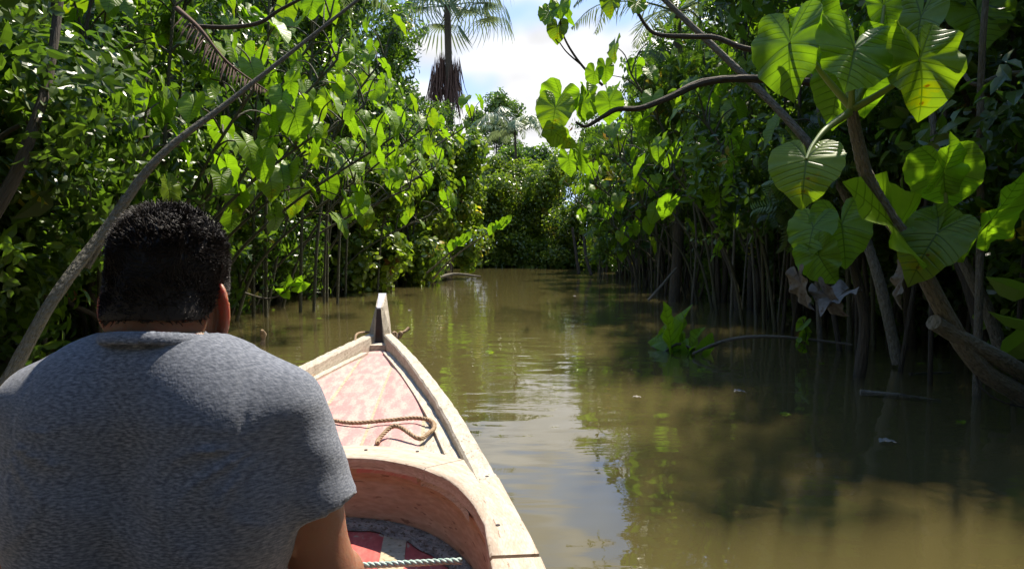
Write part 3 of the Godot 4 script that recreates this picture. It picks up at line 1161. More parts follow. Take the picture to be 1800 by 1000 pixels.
func twisted_rope(path: Array, r: float, turns_per_m: float, strands := 3) -> Array:
	# the strands of a laid rope as separate tubes wound round the path
	var meshes := []
	var st := new_st()
	for k in strands:
		var pts := []
		var run := 0.0
		var u := Vector3.ZERO
		for i in path.size():
			var t: Vector3 = (path[min(i + 1, path.size() - 1)] - path[max(i - 1, 0)]).normalized()
			if i > 0: run += (path[i] - path[i - 1]).length()
			if u == Vector3.ZERO: u = t.cross(Vector3(0.2, 0.9, 0.3)).normalized()
			u = (u - t * u.dot(t)).normalized()
			var v := t.cross(u)
			var a := TAU * (float(k) / strands + run * turns_per_m)
			pts.append(path[i] + (u * cos(a) + v * sin(a)) * r * 0.5)
		tube(st, pts, [r * 0.62], 6)
	return [st.commit()]

# ------------------------------------------------------------------ materials
func make_materials():
	var bark_h := tex(grey(3, 0.02, 256, 5))
	M.bark = mat(lin(0.075, 0.060, 0.042), 0.9, tex(mottled(11, lin(0.75, 0.75, 0.75), lin(1.0, 0.95, 0.85), lin(0.35, 0.36, 0.30), 0.02, 0.08, 256, 0.35)), bark_h, 1.2, Vector3(2, 1.2, 1))
	M.pale_bark = mat(lin(0.20, 0.18, 0.14), 0.9, tex(mottled(12, lin(0.8, 0.8, 0.78), lin(1.0, 0.97, 0.9), lin(0.35, 0.36, 0.26), 0.03, 0.12, 256, 0.3, 0.6)), bark_h, 1.8, Vector3(2, 3.0, 1))
	M.stem = mat(lin(0.085, 0.08, 0.045), 0.75, tex(mottled(14, lin(0.7, 0.7, 0.6), lin(1.0, 1.0, 0.9), lin(0.4, 0.36, 0.28), 0.02, 0.1, 256, 3.0)), bark_h, 0.8, Vector3(1, 4, 1))
	M.stalk = mat(lin(0.20, 0.26, 0.05), 0.5)
	M.stalk.backlight_enabled = true
	M.stalk.backlight = Color(0.25, 0.3, 0.08)
	M.leaf = leaf_mat(Color.WHITE, lin(0.95, 1.1, 0.5), 0.32, 0.6)
	var fresh := blade_images(21, 0.0)
	var old := blade_images(22, 0.34)
	for k in [["blade", fresh, Color(0.27, 0.41, 0.038)], ["blade_yellow", old, Color(0.29, 0.39, 0.038)]]:
		var m := StandardMaterial3D.new()
		m.albedo_color = Color(k[2].r, k[2].g, k[2].b).linear_to_srgb()
		m.albedo_texture = k[1][0]
		m.roughness = 0.40
		m.heightmap_enabled = true
		m.heightmap_texture = k[1][1]
		m.heightmap_scale = -0.45
		m.backlight_enabled = true
		m.backlight = lin(1.1, 1.25, 0.45)
		m.cull_mode = BaseMaterial3D.CULL_DISABLED
		M[k[0]] = m
	M.dead_leaf = mat(lin(0.19, 0.17, 0.145), 0.8, tex(mottled(23, lin(0.8, 0.8, 0.8), Color.WHITE, lin(0.5, 0.4, 0.3), 0.02, 0.1, 256)))
	M.thatch = mat(lin(0.11, 0.06, 0.042), 0.9)
	M.palm = leaf_mat(lin(0.055, 0.10, 0.035), Color(0.4, 0.45, 0.28), 0.35)
	M.palm.vertex_color_use_as_albedo = false
	# wood and paint
	var grain_im := Image.create(256, 256, false, Image.FORMAT_L8)
	var gn := noise(31, 0.05, 4)
	for y in 256:
		for x in 256:
			var v := gn.get_noise_2d((x if x < 128 else 255 - x) * 0.18, y * 1.6) * 0.5 + 0.5
			grain_im.set_pixel(x, y, Color(v, v, v))
	var grain := tex(grain_im)
	M.cream = mat(Color.WHITE, 0.75, tex(mottled(41, lin(0.33, 0.285, 0.225), lin(0.43, 0.385, 0.31), lin(0.15, 0.11, 0.075), 0.012, 0.06, 512, 3.0, 0.63)), grain, 0.10, Vector3(1.6, 2.2, 1))
	M.pink = mat(Color.WHITE, 0.7, tex(mottled(42, lin(0.44, 0.185, 0.175), lin(0.42, 0.285, 0.245), lin(0.24, 0.175, 0.135), 0.028, 0.2, 768, 2.2, 0.67)), grain, 0.08, Vector3(0.2, 0.42, 1))
	M.red = mat(Color.WHITE, 0.6, tex(mottled(43, lin(0.38, 0.06, 0.05), lin(0.42, 0.10, 0.08), lin(0.34, 0.27, 0.19), 0.012, 0.05, 512, 1.6, 0.64)), grain, 0.08, Vector3(1.1, 1.6, 1))
	M.low_bounce_wood = mat(lin(0.07, 0.055, 0.042), 0.5, grain, grain, 0.08)  # dark tone of the unseen stern floor, set to cut bounce onto the shirt
	M.caulk = mat(lin(0.40, 0.33, 0.22), 0.85, tex(mottled(44, lin(0.8, 0.8, 0.8), Color.WHITE, lin(0.45, 0.4, 0.3), 0.03, 0.1, 256, 1.0, 0.6)), null, 0.0, Vector3(2, 2, 1))
	M.plank = mat(Color.WHITE, 0.8, tex(mottled(45, lin(0.38, 0.295, 0.22), lin(0.45, 0.37, 0.295), lin(0.21, 0.14, 0.095), 0.008, 0.05, 512, 3.0, 0.66)), grain, 0.10, Vector3(1.5, 2.6, 1))
	M.tan_wall = mat(Color.WHITE, 0.8, tex(mottled(46, lin(0.355, 0.255, 0.175), lin(0.39, 0.30, 0.22), lin(0.17, 0.105, 0.07), 0.006, 0.03, 512, 2.2, 0.62)), grain, 0.08, Vector3(1.3, 2.4, 1))
	M.hull = mat(Color.WHITE, 0.75, tex(mottled(47, lin(0.36, 0.31, 0.24), lin(0.32, 0.26, 0.19), lin(0.20, 0.15, 0.10), 0.012, 0.05, 256, 2.0, 0.6)), grain, 0.08, Vector3(1, 2, 1))
	M.silt = mat(lin(0.25, 0.225, 0.195), 0.95, tex(mottled(48, lin(0.55, 0.55, 0.55), Color.WHITE, lin(0.3, 0.25, 0.2), 0.03, 0.1, 256, 1.0, 0.55)), bark_h, 0.6, Vector3(3, 4, 1))
	M.cap_paint = mat(lin(0.42, 0.43, 0.50), 0.5, tex(mottled(49, lin(0.8, 0.8, 0.8), Color.WHITE, lin(0.4, 0.4, 0.45), 0.02, 0.1, 128)))
	M.iron = mat(lin(0.05, 0.036, 0.035), 0.55, tex(mottled(50, lin(0.7, 0.7, 0.7), Color.WHITE, lin(2.0 * 0.4, 0.45, 0.35), 0.03, 0.1, 128)))
	M.iron.metallic = 0.3
	M.rope = mat(lin(0.36, 0.26, 0.165), 0.95, tex(mottled(51, lin(0.7, 0.65, 0.6), Color.WHITE, lin(0.45, 0.35, 0.25), 0.04, 0.15, 128)), null, 0.0, Vector3(1, 8, 1))
	M.green_rope = mat(Color.WHITE, 0.6, tex(mottled(52, lin(0.20, 0.32, 0.27), lin(0.50, 0.56, 0.50), lin(0.10, 0.16, 0.13), 0.05, 0.15, 128)), null, 0.0, Vector3(1, 10, 1))
	# shirt: heathered knit, streaked across
	var sh := Image.create(512, 512, false, Image.FORMAT_RGB8)
	var s1 := noise(61, 0.085, 3).get_seamless_image(128, 512)
	var s2 := noise(62, 0.30, 2).get_seamless_image(256, 512)
	for y in 512:
		for x in 512:
			var fx := x / 4.0
			var v := lerpf(s1.get_pixel(int(fx), y).r, s1.get_pixel((int(fx) + 1) % 128, y).r, fx - int(fx))
			var w := s2.get_pixel(x / 2, y).r
			var k := clampf(0.5 + (v - 0.5) * 1.35 + (w - 0.5) * 0.8, 0.0, 1.0)
			sh.set_pixel(x, y, lin(0.058, 0.067, 0.088).lerp(lin(0.27, 0.285, 0.325), k))
	M.shirt = mat(Color.WHITE, 0.95, tex(sh), tex(grey(63, 0.12, 256, 2)), 0.04, Vector3(8.5, 7.0, 8.5), true, 0.25)
	M.shirt.uv1_world_triplanar = false
	M.shirt.rim_enabled = true
	M.shirt.rim = 0.25
	M.skin = mat(lin(0.25, 0.115, 0.068), 0.48, null, tex(grey(64, 0.06, 256, 4)), 0.05, Vector3(9, 9, 9), true, 0.45)
	M.skin.uv1_world_triplanar = false
	M.skin.subsurf_scatter_enabled = true
	M.skin.subsurf_scatter_strength = 0.9
	M.hair = mat(lin(0.016, 0.012, 0.011), 0.6, null, null, 0.0, Vector3.ONE, false, 0.42)
	M.shorts = mat(lin(0.03, 0.035, 0.05), 0.9)
	M.mud = mat(Color.WHITE, 0.8, tex(mottled(71, lin(0.030, 0.022, 0.014), lin(0.045, 0.033, 0.020), lin(0.02, 0.016, 0.012), 0.02, 0.1, 512)), bark_h, 3.0, Vector3(0.7, 0.7, 0.7), true)

# ------------------------------------------------------------------ sky, water, ground
func make_sky() -> PanoramaSkyMaterial:
	var w := 1024
	var h := 512
	var im := Image.create(w, h, false, Image.FORMAT_RGBF)
	var n := noise(3, 1.35, 5)
	var n2 := noise(9, 4.2, 5)
	for y in h:
		var el := (0.5 - (y + 0.5) / h) * PI
		for x in w:
			var az := ((x + 0.5) / w - 0.5) * TAU
			var d := Vector3(sin(az) * cos(el), sin(el), -cos(az) * cos(el))
			var c := Vector3(0.60, 0.74, 0.95).lerp(Vector3(0.16, 0.34, 0.78), pow(clampf(sin(el), 0.0, 1.0), 0.55))
			if el > -0.02:
				# heaps of cloud: thick towards the horizon, broken overhead
				var q := Vector3(d.x, d.y * 2.1, d.z)
				var v := n.get_noise_3dv(q) * 0.75 + n2.get_noise_3dv(q) * 0.30
				var cover := smoothstep(-0.02, 0.16, v + lerpf(0.36, -0.14, smoothstep(0.05, 0.31, el)))
				var bright := 0.70 + 0.30 * n2.get_noise_3dv(q * 1.7 + Vector3(0, 0.35, 0))
				c = c.lerp(Vector3(1.0, 1.0, 1.02) * bright, cover)
			im.set_pixel(x, y, Color(c.x, c.y, c.z))
	var m := PanoramaSkyMaterial.new()
	m.panorama = ImageTexture.create_from_image(im)
	return m

const LEFT_BANK := [[-70.0, -9.0], [-48.0, -4.5], [-42.0, -2.6], [-36.0, -3.2], [-31.0, -3.3], [-27.0, -2.9], [-22.0, -3.3], [-16.0, -3.9], [-10.0, -3.9], [-5.0, -3.6], [0.0, -3.6], [12.0, -3.6]]
const RIGHT_BANK := [[-70.0, 3.0], [-48.0, 1.9], [-42.0, 2.4], [-36.0, 3.2], [-30.0, 3.6], [-20.0, 3.15], [-10.0, 2.95], [-5.0, 2.95], [0.0, 3.0], [12.0, 3.0]]

func ground_y(x: float, z: float, n: FastNoiseLite) -> float:
	var l: float = lerp_list(LEFT_BANK, z)
	var r: float = lerp_list(RIGHT_BANK, z)
	var wob := n.get_noise_2d(x * 3.0, z * 3.0)
	var far := smoothstep(-42.5, -44.5, z) * 9.0
	var inland := maxf(maxf(l - x, x - r), far - 2.0) + wob * 0.5
	return -0.85 + 0.90 * smoothstep(0.2, 3.6, inland) + 0.25 * smoothstep(3.6, 8.0, inland) + wob * 0.05

func build_setting():
	var st := new_st()
	var n := noise(17, 0.35, 4)
	var xs := []
	for i in 77: xs.append(-19.0 + 0.5 * i)
	xs.push_front(-60.0)
	xs.append(60.0)
	var zs := []
	for i in 121: zs.append(10.0 - 0.5 * i)
	zs.append(-80.0)
	zs.append(-160.0)
	zs.push_front(60.0)
	var g := []
	for z in zs:
		var row := []
		for x in xs: row.append(Vector3(x, ground_y(x, z, n), z))
		g.append(row)
	sheet(st, g)
	var gr := obj("ground", finish(st), M.mud)
	tag(gr, "dark muddy banks on both sides of the creek", "ground", "", "structure")
	# water: muddy, smooth, with faint ripples
	st = new_st()
	var wg := [[Vector3(-40, 0, 25), Vector3(40, 0, 25)], [Vector3(-40, 0, -90), Vector3(40, 0, -90)]]
	var wu := []
	for row in wg: wu.append([Vector2(row[0].x, row[0].z), Vector2(row[1].x, row[1].z)])
	sheet(st, wg, wu)
	var size := 1024
	var hm := Image.create(size, size, false, Image.FORMAT_RF)
	var r1 := noise(81, 0.010, 2).get_seamless_image(size, size)
	var r2 := noise(82, 0.035, 2).get_seamless_image(size, size)
	var r3 := noise(83, 0.0035, 2).get_seamless_image(size, size)
	for y in size:
		for x in size:
			var patch := smoothstep(0.45, 0.75, r3.get_pixel(x, y).r)
			hm.set_pixel(x, y, Color(r1.get_pixel(x, y).r * 0.8 + r2.get_pixel(x, (y * 2) % size).r * (0.03 + 0.12 * patch), 0, 0))
	var wm := mat(lin(0.10, 0.075, 0.026, 0.12), 0.012, null, tex(hm), 0.40, Vector3(1.0 / 7.0, 1.0 / 3.5, 1), false, 0.5)
	wm.transparency = BaseMaterial3D.TRANSPARENCY_ALPHA
	var wat := obj("water", finish(st), wm)
	tag(wat, "muddy brown-green creek water with reflections of the banks", "water", "", "structure")
	# the silt that hangs in the water and takes up the light below its surface
	var silt := FogVolume.new()
	silt.name = "suspended_silt"
	silt.shape = RenderingServer.FOG_VOLUME_SHAPE_BOX
	silt.size = Vector3(30, 0.9, 60)
	silt.position = Vector3(0, -0.46, -18)
	var sm := FogMaterial.new()
	sm.density = 2.6
	sm.albedo = lin(0.38, 0.325, 0.12)
	silt.material = sm
	wat.add_child(silt)

# ------------------------------------------------------------------ vegetation
func build_banks():
	for k in ["ovate", "round", "fine", "mass"]:
		SPRAY[k] = []
		for i in 4: SPRAY[k].append(spray_mesh(100 + i * 7 + k.length(), k))
	for i in 5:
		BLADE.append(blade_mesh(200 + i, 48, 6, [0.25, 0.5, 0.1, 0.35, 0.6][i], [0.25, 0.1, 0.4, 0.3, 0.2][i], [0.8, 1.2, 0.6, 1.0, 1.4][i]))
		BLADE_FAR.append(blade_mesh(220 + i, 22, 3, [0.3, 0.6, 0.15, 0.4, 0.2][i], [0.25, 0.1, 0.4, 0.3, 0.5][i], 1.0))
	rng.seed = 4242
	# ---- sunlit bank: small-leaved shrubs at the edge
	var spots := [[-4.3, -5.2], [-4.9, -6.9], [-4.5, -8.6], [-5.1, -10.4], [-4.7, -12.6], [-5.0, -15.0], [-4.8, -17.6], [-4.6, -20.5]]
	for i in spots.size():
		var s: Array = spots[i]
		var lobes := []
		var h: float = rng.randf_range(3.6, 4.8) + 0.09 * -s[1]
		for k in 7:
			lobes.append([Vector3(rng.randf_range(-0.9, 1.25), rng.randf_range(1.0, h), rng.randf_range(-1.1, 1.1)), Vector3.ONE * rng.randf_range(0.6, 1.0), 60 if i < 3 else 85])
		tree("shrub", "leafy shrub with small glossy leaves over dark stems on the sunlit bank", "shrub", "small-leaved shrubs on the sunlit bank", Vector3(s[0], 0, s[1]), 0.05, lobes, "ovate", 1.0 if i < 3 else 1.15, 300 + i, DEEP, LIVELY, 0.01, 3)
	# shrub that hangs down to the water where the creek narrows
	for i in 5:
		var c: Array = [[-3.6, -17.5, 2.4], [-3.2, -20.5, 3.2], [-2.6, -23.0, 3.9], [-2.4, -25.5, 4.6], [-2.7, -28.0, 5.2]][i]
		var lobes := []
		for k in 9:
			lobes.append([Vector3(rng.randf_range(-1.0, 1.0), rng.randf_range(0.35, c[2]), rng.randf_range(-1.2, 1.2)), Vector3.ONE * rng.randf_range(0.5, 0.9), 90])
		tree("hanging_shrub", "bright green shrub leaning out and trailing into the water", "shrub", "shrubs trailing into the water", Vector3(c[0], 0, c[1]), 0.035, lobes, "round", 1.05, 330 + i, MID, YELLOWISH, 0.03, 4)
	# low growth under the edge of the sunlit bank
	for i in 6:
		var lobes := []
		for k in 6: lobes.append([Vector3(rng.randf_range(-0.8, 0.7), rng.randf_range(0.3, 1.7), rng.randf_range(-1.0, 1.0)), Vector3.ONE * rng.randf_range(0.5, 0.8), 70])
		tree("low_shrub", "low leafy growth between the bare stems of the sunlit bank", "shrub", "low growth on the sunlit bank", Vector3(-4.6 - 0.2 * (i % 2), 0, -6.6 - 1.7 * i), 0.03, lobes, "ovate", 1.1, 350 + i, DEEP, LIVELY, 0.01, 3)
	for i in 7:
		var lobes := []
		for k in 6: lobes.append([Vector3(rng.randf_range(-0.8, 0.8), rng.randf_range(0.3, 1.9), rng.randf_range(-1.1, 1.1)), Vector3.ONE * rng.randf_range(0.55, 0.85), 70])
		tree("low_bank_shrub", "low leafy growth behind the bare stems of the shaded bank", "shrub", "low growth on the shaded bank", Vector3(4.7 + 0.25 * (i % 2), 0, -4.6 - 1.8 * i), 0.03, lobes, "ovate", 1.1, 380 + i, DEEP, LIVELY, 0.01, 3)
	# ---- taller trees behind both banks
	for i in 26:
		var left := i < 13
		var k := i % 13
		var z := -2.0 - 3.1 * k
		var x: float = (lerp_list(LEFT_BANK, z) - rng.randf_range(2.8, 4.2)) if left else (lerp_list(RIGHT_BANK, z) + rng.randf_range(2.8, 4.2))
		var h: float = (rng.randf_range(6.0, 8.0) if left else rng.randf_range(4.4, 5.8)) + 0.04 * k
		var lobes := []
		for q in 8:
			lobes.append([Vector3(rng.randf_range(-1.6, 1.6), rng.randf_range(0.6, h), rng.randf_range(-1.6, 1.6)), Vector3.ONE * rng.randf_range(0.9, 1.5), 120])
		tree("forest_tree", "tall leafy tree rising behind the sunlit bank" if left else "tall dark leafy tree rising behind the shaded bank", "tree", "trees behind the sunlit bank" if left else "trees behind the shaded bank", Vector3(x, 0.1, z), 0.09, lobes, "mass", 1.25, 360 + i, DEEP, LIVELY, 0.01)
	# two tall crowns beside the fan palm
	for i in 4:
		var s: Array = [[-4.2, -21.5, 8.6], [-4.7, -17.5, 7.6], [-4.6, -27.0, 9.5], [-3.9, -31.0, 6.6]][i]
		var lobes := []
		for k in 14: lobes.append([Vector3(rng.randf_range(-1.2, 1.2), rng.randf_range(3.2, s[2]), rng.randf_range(-1.5, 1.5)), Vector3.ONE * rng.randf_range(0.7, 1.15), 85])
		tree("crown_tree", "tall bright-leaved tree with light airy crown beside the fan palm", "tree", "airy trees beside the fan palm", Vector3(s[0], 0.05, s[1]), 0.08, lobes, "ovate", 1.35, 345 + i, DEEP, LIVELY, 0.01)
	# unseen forest behind the boat, its crowns spread inwards to shade the man's back
	for i in 15:
		var lobes := []
		var x: float = [-6.5, -4.6, -4.4, -4.0, -3.4, -1.2, 1.2, 3.4, 4.0, 4.0, 4.2, 5.4, -9.5, 9.0, 0.0][i]
		var z: float = [1.5, 4.5, 7.5, 10.5, 13.0, 14.5, 14.8, 13.2, 10.5, 7.5, 4.5, 1.5, 4.0, 6.0, 18.0][i]
		for q in 10: lobes.append([Vector3(rng.randf_range(-1.9, 1.9) - signf(x) * (1.9 if q < 5 and i != 0 and i < 12 else 0.0), rng.randf_range(3.6 if q < 5 else 0.8, 8.0), rng.randf_range(-1.7, 1.9)), Vector3.ONE * rng.randf_range(1.2, 1.8), 75])
		tree("rear_shade_tree", "unseen leafy tree astern of the boat, spread over the creek for shade", "tree", "trees astern of the boat", Vector3(x, 0.1, z), 0.1, lobes, "mass", 1.9, 520 + i, DEEP, LIVELY, 0.0)
	# deeper rows that close the forest
	for i in 24:
		var left := i < 12
		var k := i % 12
		var z := 0.0 - 4.2 * k
		var x := (-9.6 - rng.randf_range(0, 2.5)) if left else (8.2 + rng.randf_range(0, 2.5))
		var lobes := []
		for q in 9:
			lobes.append([Vector3(rng.randf_range(-2.2, 2.2), rng.randf_range(0.3, 7.5 if left else 6.8), rng.randf_range(-2.4, 2.4)), Vector3.ONE * rng.randf_range(1.2, 2.0), 95])
		tree("deep_forest_tree", "dense tree deep in the forest behind the sunlit bank" if left else "dense tree deep in the forest behind the shaded bank", "tree", "trees deep in the sunlit-bank forest" if left else "trees deep in the shaded-bank forest", Vector3(x, 0.1, z), 0.12, lobes, "mass", 1.7, 400 + i, DEEP, LIVELY, 0.0)
	# ---- shaded bank: shrubs with fine and small leaves over the stems
	var rs := [[3.9, -5.6, "ovate"], [4.2, -7.6, "fine"], [3.9, -9.6, "ovate"], [3.8, -11.8, "fine"], [3.9, -14.0, "fine"], [3.9, -16.5, "ovate"], [3.8, -19.5, "fine"], [3.9, -22.5, "ovate"], [4.2, -25.5, "ovate"], [4.3, -29.0, "round"], [4.0, -33.0, "round"]]
	for i in rs.size():
		var s: Array = rs[i]
		var lobes := []
		var h: float = rng.randf_range(3.4, 4.4) + 0.05 * -s[1]
		for k in 8:
			lobes.append([Vector3(rng.randf_range(-1.35, 0.9), rng.randf_range(1.45 if i < 7 else 0.8, h), rng.randf_range(-1.2, 1.2)), Vector3.ONE * rng.randf_range(0.55, 0.95), 75])
		tree("bank_shrub", "feathery fine-leaved shrub overhanging the shaded bank" if s[2] == "fine" else "small-leaved shrub overhanging the shaded bank", "shrub", "fine-leaved shrubs on the shaded bank" if s[2] == "fine" else "small-leaved shrubs on the shaded bank", Vector3(s[0], 0, s[1]), 0.05, lobes, s[2], 1.1, 440 + i, DEEP, LIVELY, 0.02, 3)
	for i in 1:
		var s: Array = [[4.6, -8.2]][i]
		var lobes := []
		for k in 12: lobes.append([Vector3(rng.randf_range(-2.1, 1.0), rng.randf_range(3.9, 6.4), rng.randf_range(-1.6, 1.6)), Vector3.ONE * rng.randf_range(0.7, 1.1), 62])
		tree("overhanging_tree", "dark tree spreading high branches from the shaded bank over the water", "tree", "trees overhanging the shaded water", Vector3(s[0], 0, s[1]), 0.08, lobes, "ovate", 1.4, 450 + i, DEEP, LIVELY, 0.0)
	# ---- the far bend
	var far := [[-5.5, -38.0, 5.0], [-3.6, -41.5, 6.0], [-1.6, -43.5, 6.4], [0.4, -43.8, 5.4], [2.2, -43.2, 5.6], [4.2, -40.5, 4.6], [5.6, -36.5, 5.0], [6.8, -44.0, 6.2], [-7.5, -44.0, 7.0], [-0.6, -45.5, 6.0], [1.4, -45.8, 5.2]]
	for i in far.size():
		var s: Array = far[i]
		var lobes := []
		for k in 10:
			lobes.append([Vector3(rng.randf_range(-1.5, 1.5), (0.45 if k < 3 else rng.randf_range(0.4, s[2])), rng.randf_range(-1.2, 1.2)), Vector3.ONE * rng.randf_range(0.8, 1.3), 90])
		tree("bend_shrub", "rounded green thicket standing at the far bend of the creek", "thicket", "thickets at the far bend", Vector3(s[0], 0, s[1]), 0.08, lobes, "mass", 1.1, 470 + i, MID, YELLOWISH, 0.02, 3)
	for i in 9:
		var s: Array = [[-7.0, -58.0, 9.0], [-4.2, -62.0, 10.5], [-1.9, -70.0, 15.2], [1.3, -72.0, 14.4], [3.3, -60.0, 8.5], [7.5, -58.0, 9.5], [11.5, -60.0, 11.0], [-12.0, -60.0, 11.5], [0.2, -58.0, 8.0]][i]
		var lobes := []
		for k in 11:
			var y := rng.randf_range(2.0, s[2])
			lobes.append([Vector3(rng.randf_range(-1.6, 1.6), y, rng.randf_range(-1.5, 1.5)), Vector3.ONE * rng.randf_range(0.7, 1.5), 60])
		tree("distant_tree", "tall hazy tree rising beyond the bend of the creek", "tree", "trees beyond the bend", Vector3(s[0], 0.2, s[1]), 0.12, lobes, "mass", 1.5, 490 + i, DEEP, LIVELY, 0.0)
	print("trees ", Time.get_ticks_msec())

func build_stems():
	# thin bare stems standing in the shade under both canopies
	var shapes := []
	rng.seed = 515
	for i in 7:
		var b := rng.randf_range(-0.25, 0.25)
		var c := rng.randf_range(-0.25, 0.25)
		shapes.append(tube_mesh(smooth_path([Vector3(0, -0.5, 0), Vector3(b, 0.9, c), Vector3(b * 0.5, 2.0, c * 1.6), Vector3(b * 1.8, 3.4, c)], 5), [0.022, 0.018, 0.015, 0.010], 6, 0.08, i))
	for i in 150:
		var left := i < 34
		var z := -3.6 - pow(rng.randf(), 1.2) * (20.0 if left else 24.0)
		var inl := 0.05 + pow(rng.randf(), 1.5) * 3.2
		var x: float = (lerp_list(LEFT_BANK, z) - inl) if left else (lerp_list(RIGHT_BANK, z) + inl)
		var o := obj("thin_stem", shapes[rng.randi() % 7], M.pale_bark if rng.randf() < 0.3 else M.bark)
		o.position = Vector3(x, 0, z)
		o.rotation = Vector3(rng.randf_range(-0.09, 0.09), rng.randf() * TAU, rng.randf_range(-0.09, 0.09))
		var k := rng.randf_range(0.7, 1.5)
		o.scale = Vector3(k, rng.randf_range(0.85, 1.3), k)
		tag(o, "thin bare stem among many under the sunlit-bank leaves" if left else "thin bare stem among many in the dark of the shaded bank", "stem", "stems under the sunlit bank" if left else "stems under the shaded bank")

func build_marsh_plants():
	var kinds := []
	for i in 6:
		kinds.append(marsh_plant(600 + i, 1.0 * [2.6, 3.2, 3.7, 2.1, 4.2, 2.9][i], [8, 10, 9, 7, 11, 8][i], [0.20, 0.22, 0.24, 0.19, 0.25, 0.22][i], Vector3(0.35, 0, 0.1), [M.blade, M.blade, M.blade, M.blade_yellow], BLADE_FAR))
	# plants whose heads stand out against the foliage
	rng.seed = 808
	var heads := [[592, 105, 8.6], [640, 185, 9.4], [556, 235, 8.2], [700, 235, 10.5], [622, 320, 9.8], [745, 225, 12.5], [770, 290, 14.5], [675, 100, 11.5], [830, 215, 15.5], [500, 330, 8.6], [450, 150, 7.4], [720, 330, 12.0], [800, 360, 17.0], [580, 30, 9.5], [370, 340, 7.6], [250, 230, 6.6], [655, 265, 9.0],
		[1048, 325, 14.5], [1090, 275, 12.5], [1130, 360, 13.5], [1005, 345, 18.0], [1075, 395, 16.0], [1180, 300, 9.5], [1110, 130, 11.0], [1240, 210, 9.0], [1060, 440, 19.0]]
	for i in heads.size():
		var h: Array = heads[i]
		var head := P(h[0], h[1], h[2])
		var left: bool = head.x < 0.3 and h[0] < 900
		var bank: float = lerp_list(LEFT_BANK, head.z) if left else lerp_list(RIGHT_BANK, head.z)
		var base := Vector3(bank + (-0.2 if left else 0.2) + rng.randf_range(-0.3, 0.3), 0, head.z - rng.randf_range(-0.4, 0.6))
		var o := marsh_plant(640 + i, head.y, 9, rng.randf_range(0.21, 0.27), Vector3(head.x - base.x, 0, head.z - base.z), [M.blade, M.blade, M.blade, M.blade_yellow], BLADE_FAR, 0.5)
		o.name = numbered("leaning_marsh_plant")
		add_child(o)
		o.position = base
		tag(o, "heart-leaved plant leaning out from the sunlit bank over the water" if left else "heart-leaved plant leaning out from the shaded bank over the water", "plant", "plants leaning out from the sunlit bank" if left else "plants leaning out from the shaded bank")
	rng.seed = 616
	for i in 64:
		var left := i < 42
		var z := -6.5 - pow(rng.randf(), 0.9) * (21.0 if left else 26.0)
		var x: float
		if left: x = lerp_list(LEFT_BANK, z) + rng.randf_range(-0.7, 0.75)
		else: x = lerp_list(RIGHT_BANK, z) + rng.randf_range(-0.3, 0.9)
		if left and z > -10.0: x -= 0.3
		var o: Node3D = kinds[rng.randi() % 6].duplicate()
		o.name = numbered("marsh_plant")
		add_child(o)
		o.position = Vector3(x, 0, z)
		o.rotation.y = (0.0 if left else PI) + rng.randf_range(-0.9, 0.9)
		var k := rng.randf_range(0.85, 1.2)
		o.scale = Vector3(k, k * (rng.randf_range(0.9, 1.25)), k)
		tag(o, "tall heart-leaved marsh plant lit from behind on the sunlit bank" if left else "tall heart-leaved marsh plant growing along the shaded bank", "plant", "heart-leaved plants on the sunlit bank" if left else "heart-leaved plants on the shaded bank")
	for k in kinds: k.free()
	print("marsh ", Time.get_ticks_msec())

func path_px(list: Array, n := 5) -> Array:
	var pts := []
	for q in list: pts.append(P(q[0], q[1], q[2]))
	return smooth_path(pts, n)

func local(pts: Array, at: Vector3) -> Array:
	var out := []
	for p in pts: out.append(p - at)
	return out

# a stem, branch or log laid along photograph points [px, py, distance]
func limb(called: String, label: String, category: String, list: Array, radii: Array, material: Material, sides := 9, bumps := 0.08) -> Node3D:
	var pts := path_px(list, 7)
	var at: Vector3 = pts[0]
	var t := obj(called, tube_mesh(local(pts, at), radii, sides, bumps, list[0][0]), material)
	t.position = at
	tag(t, label, category)
	return t

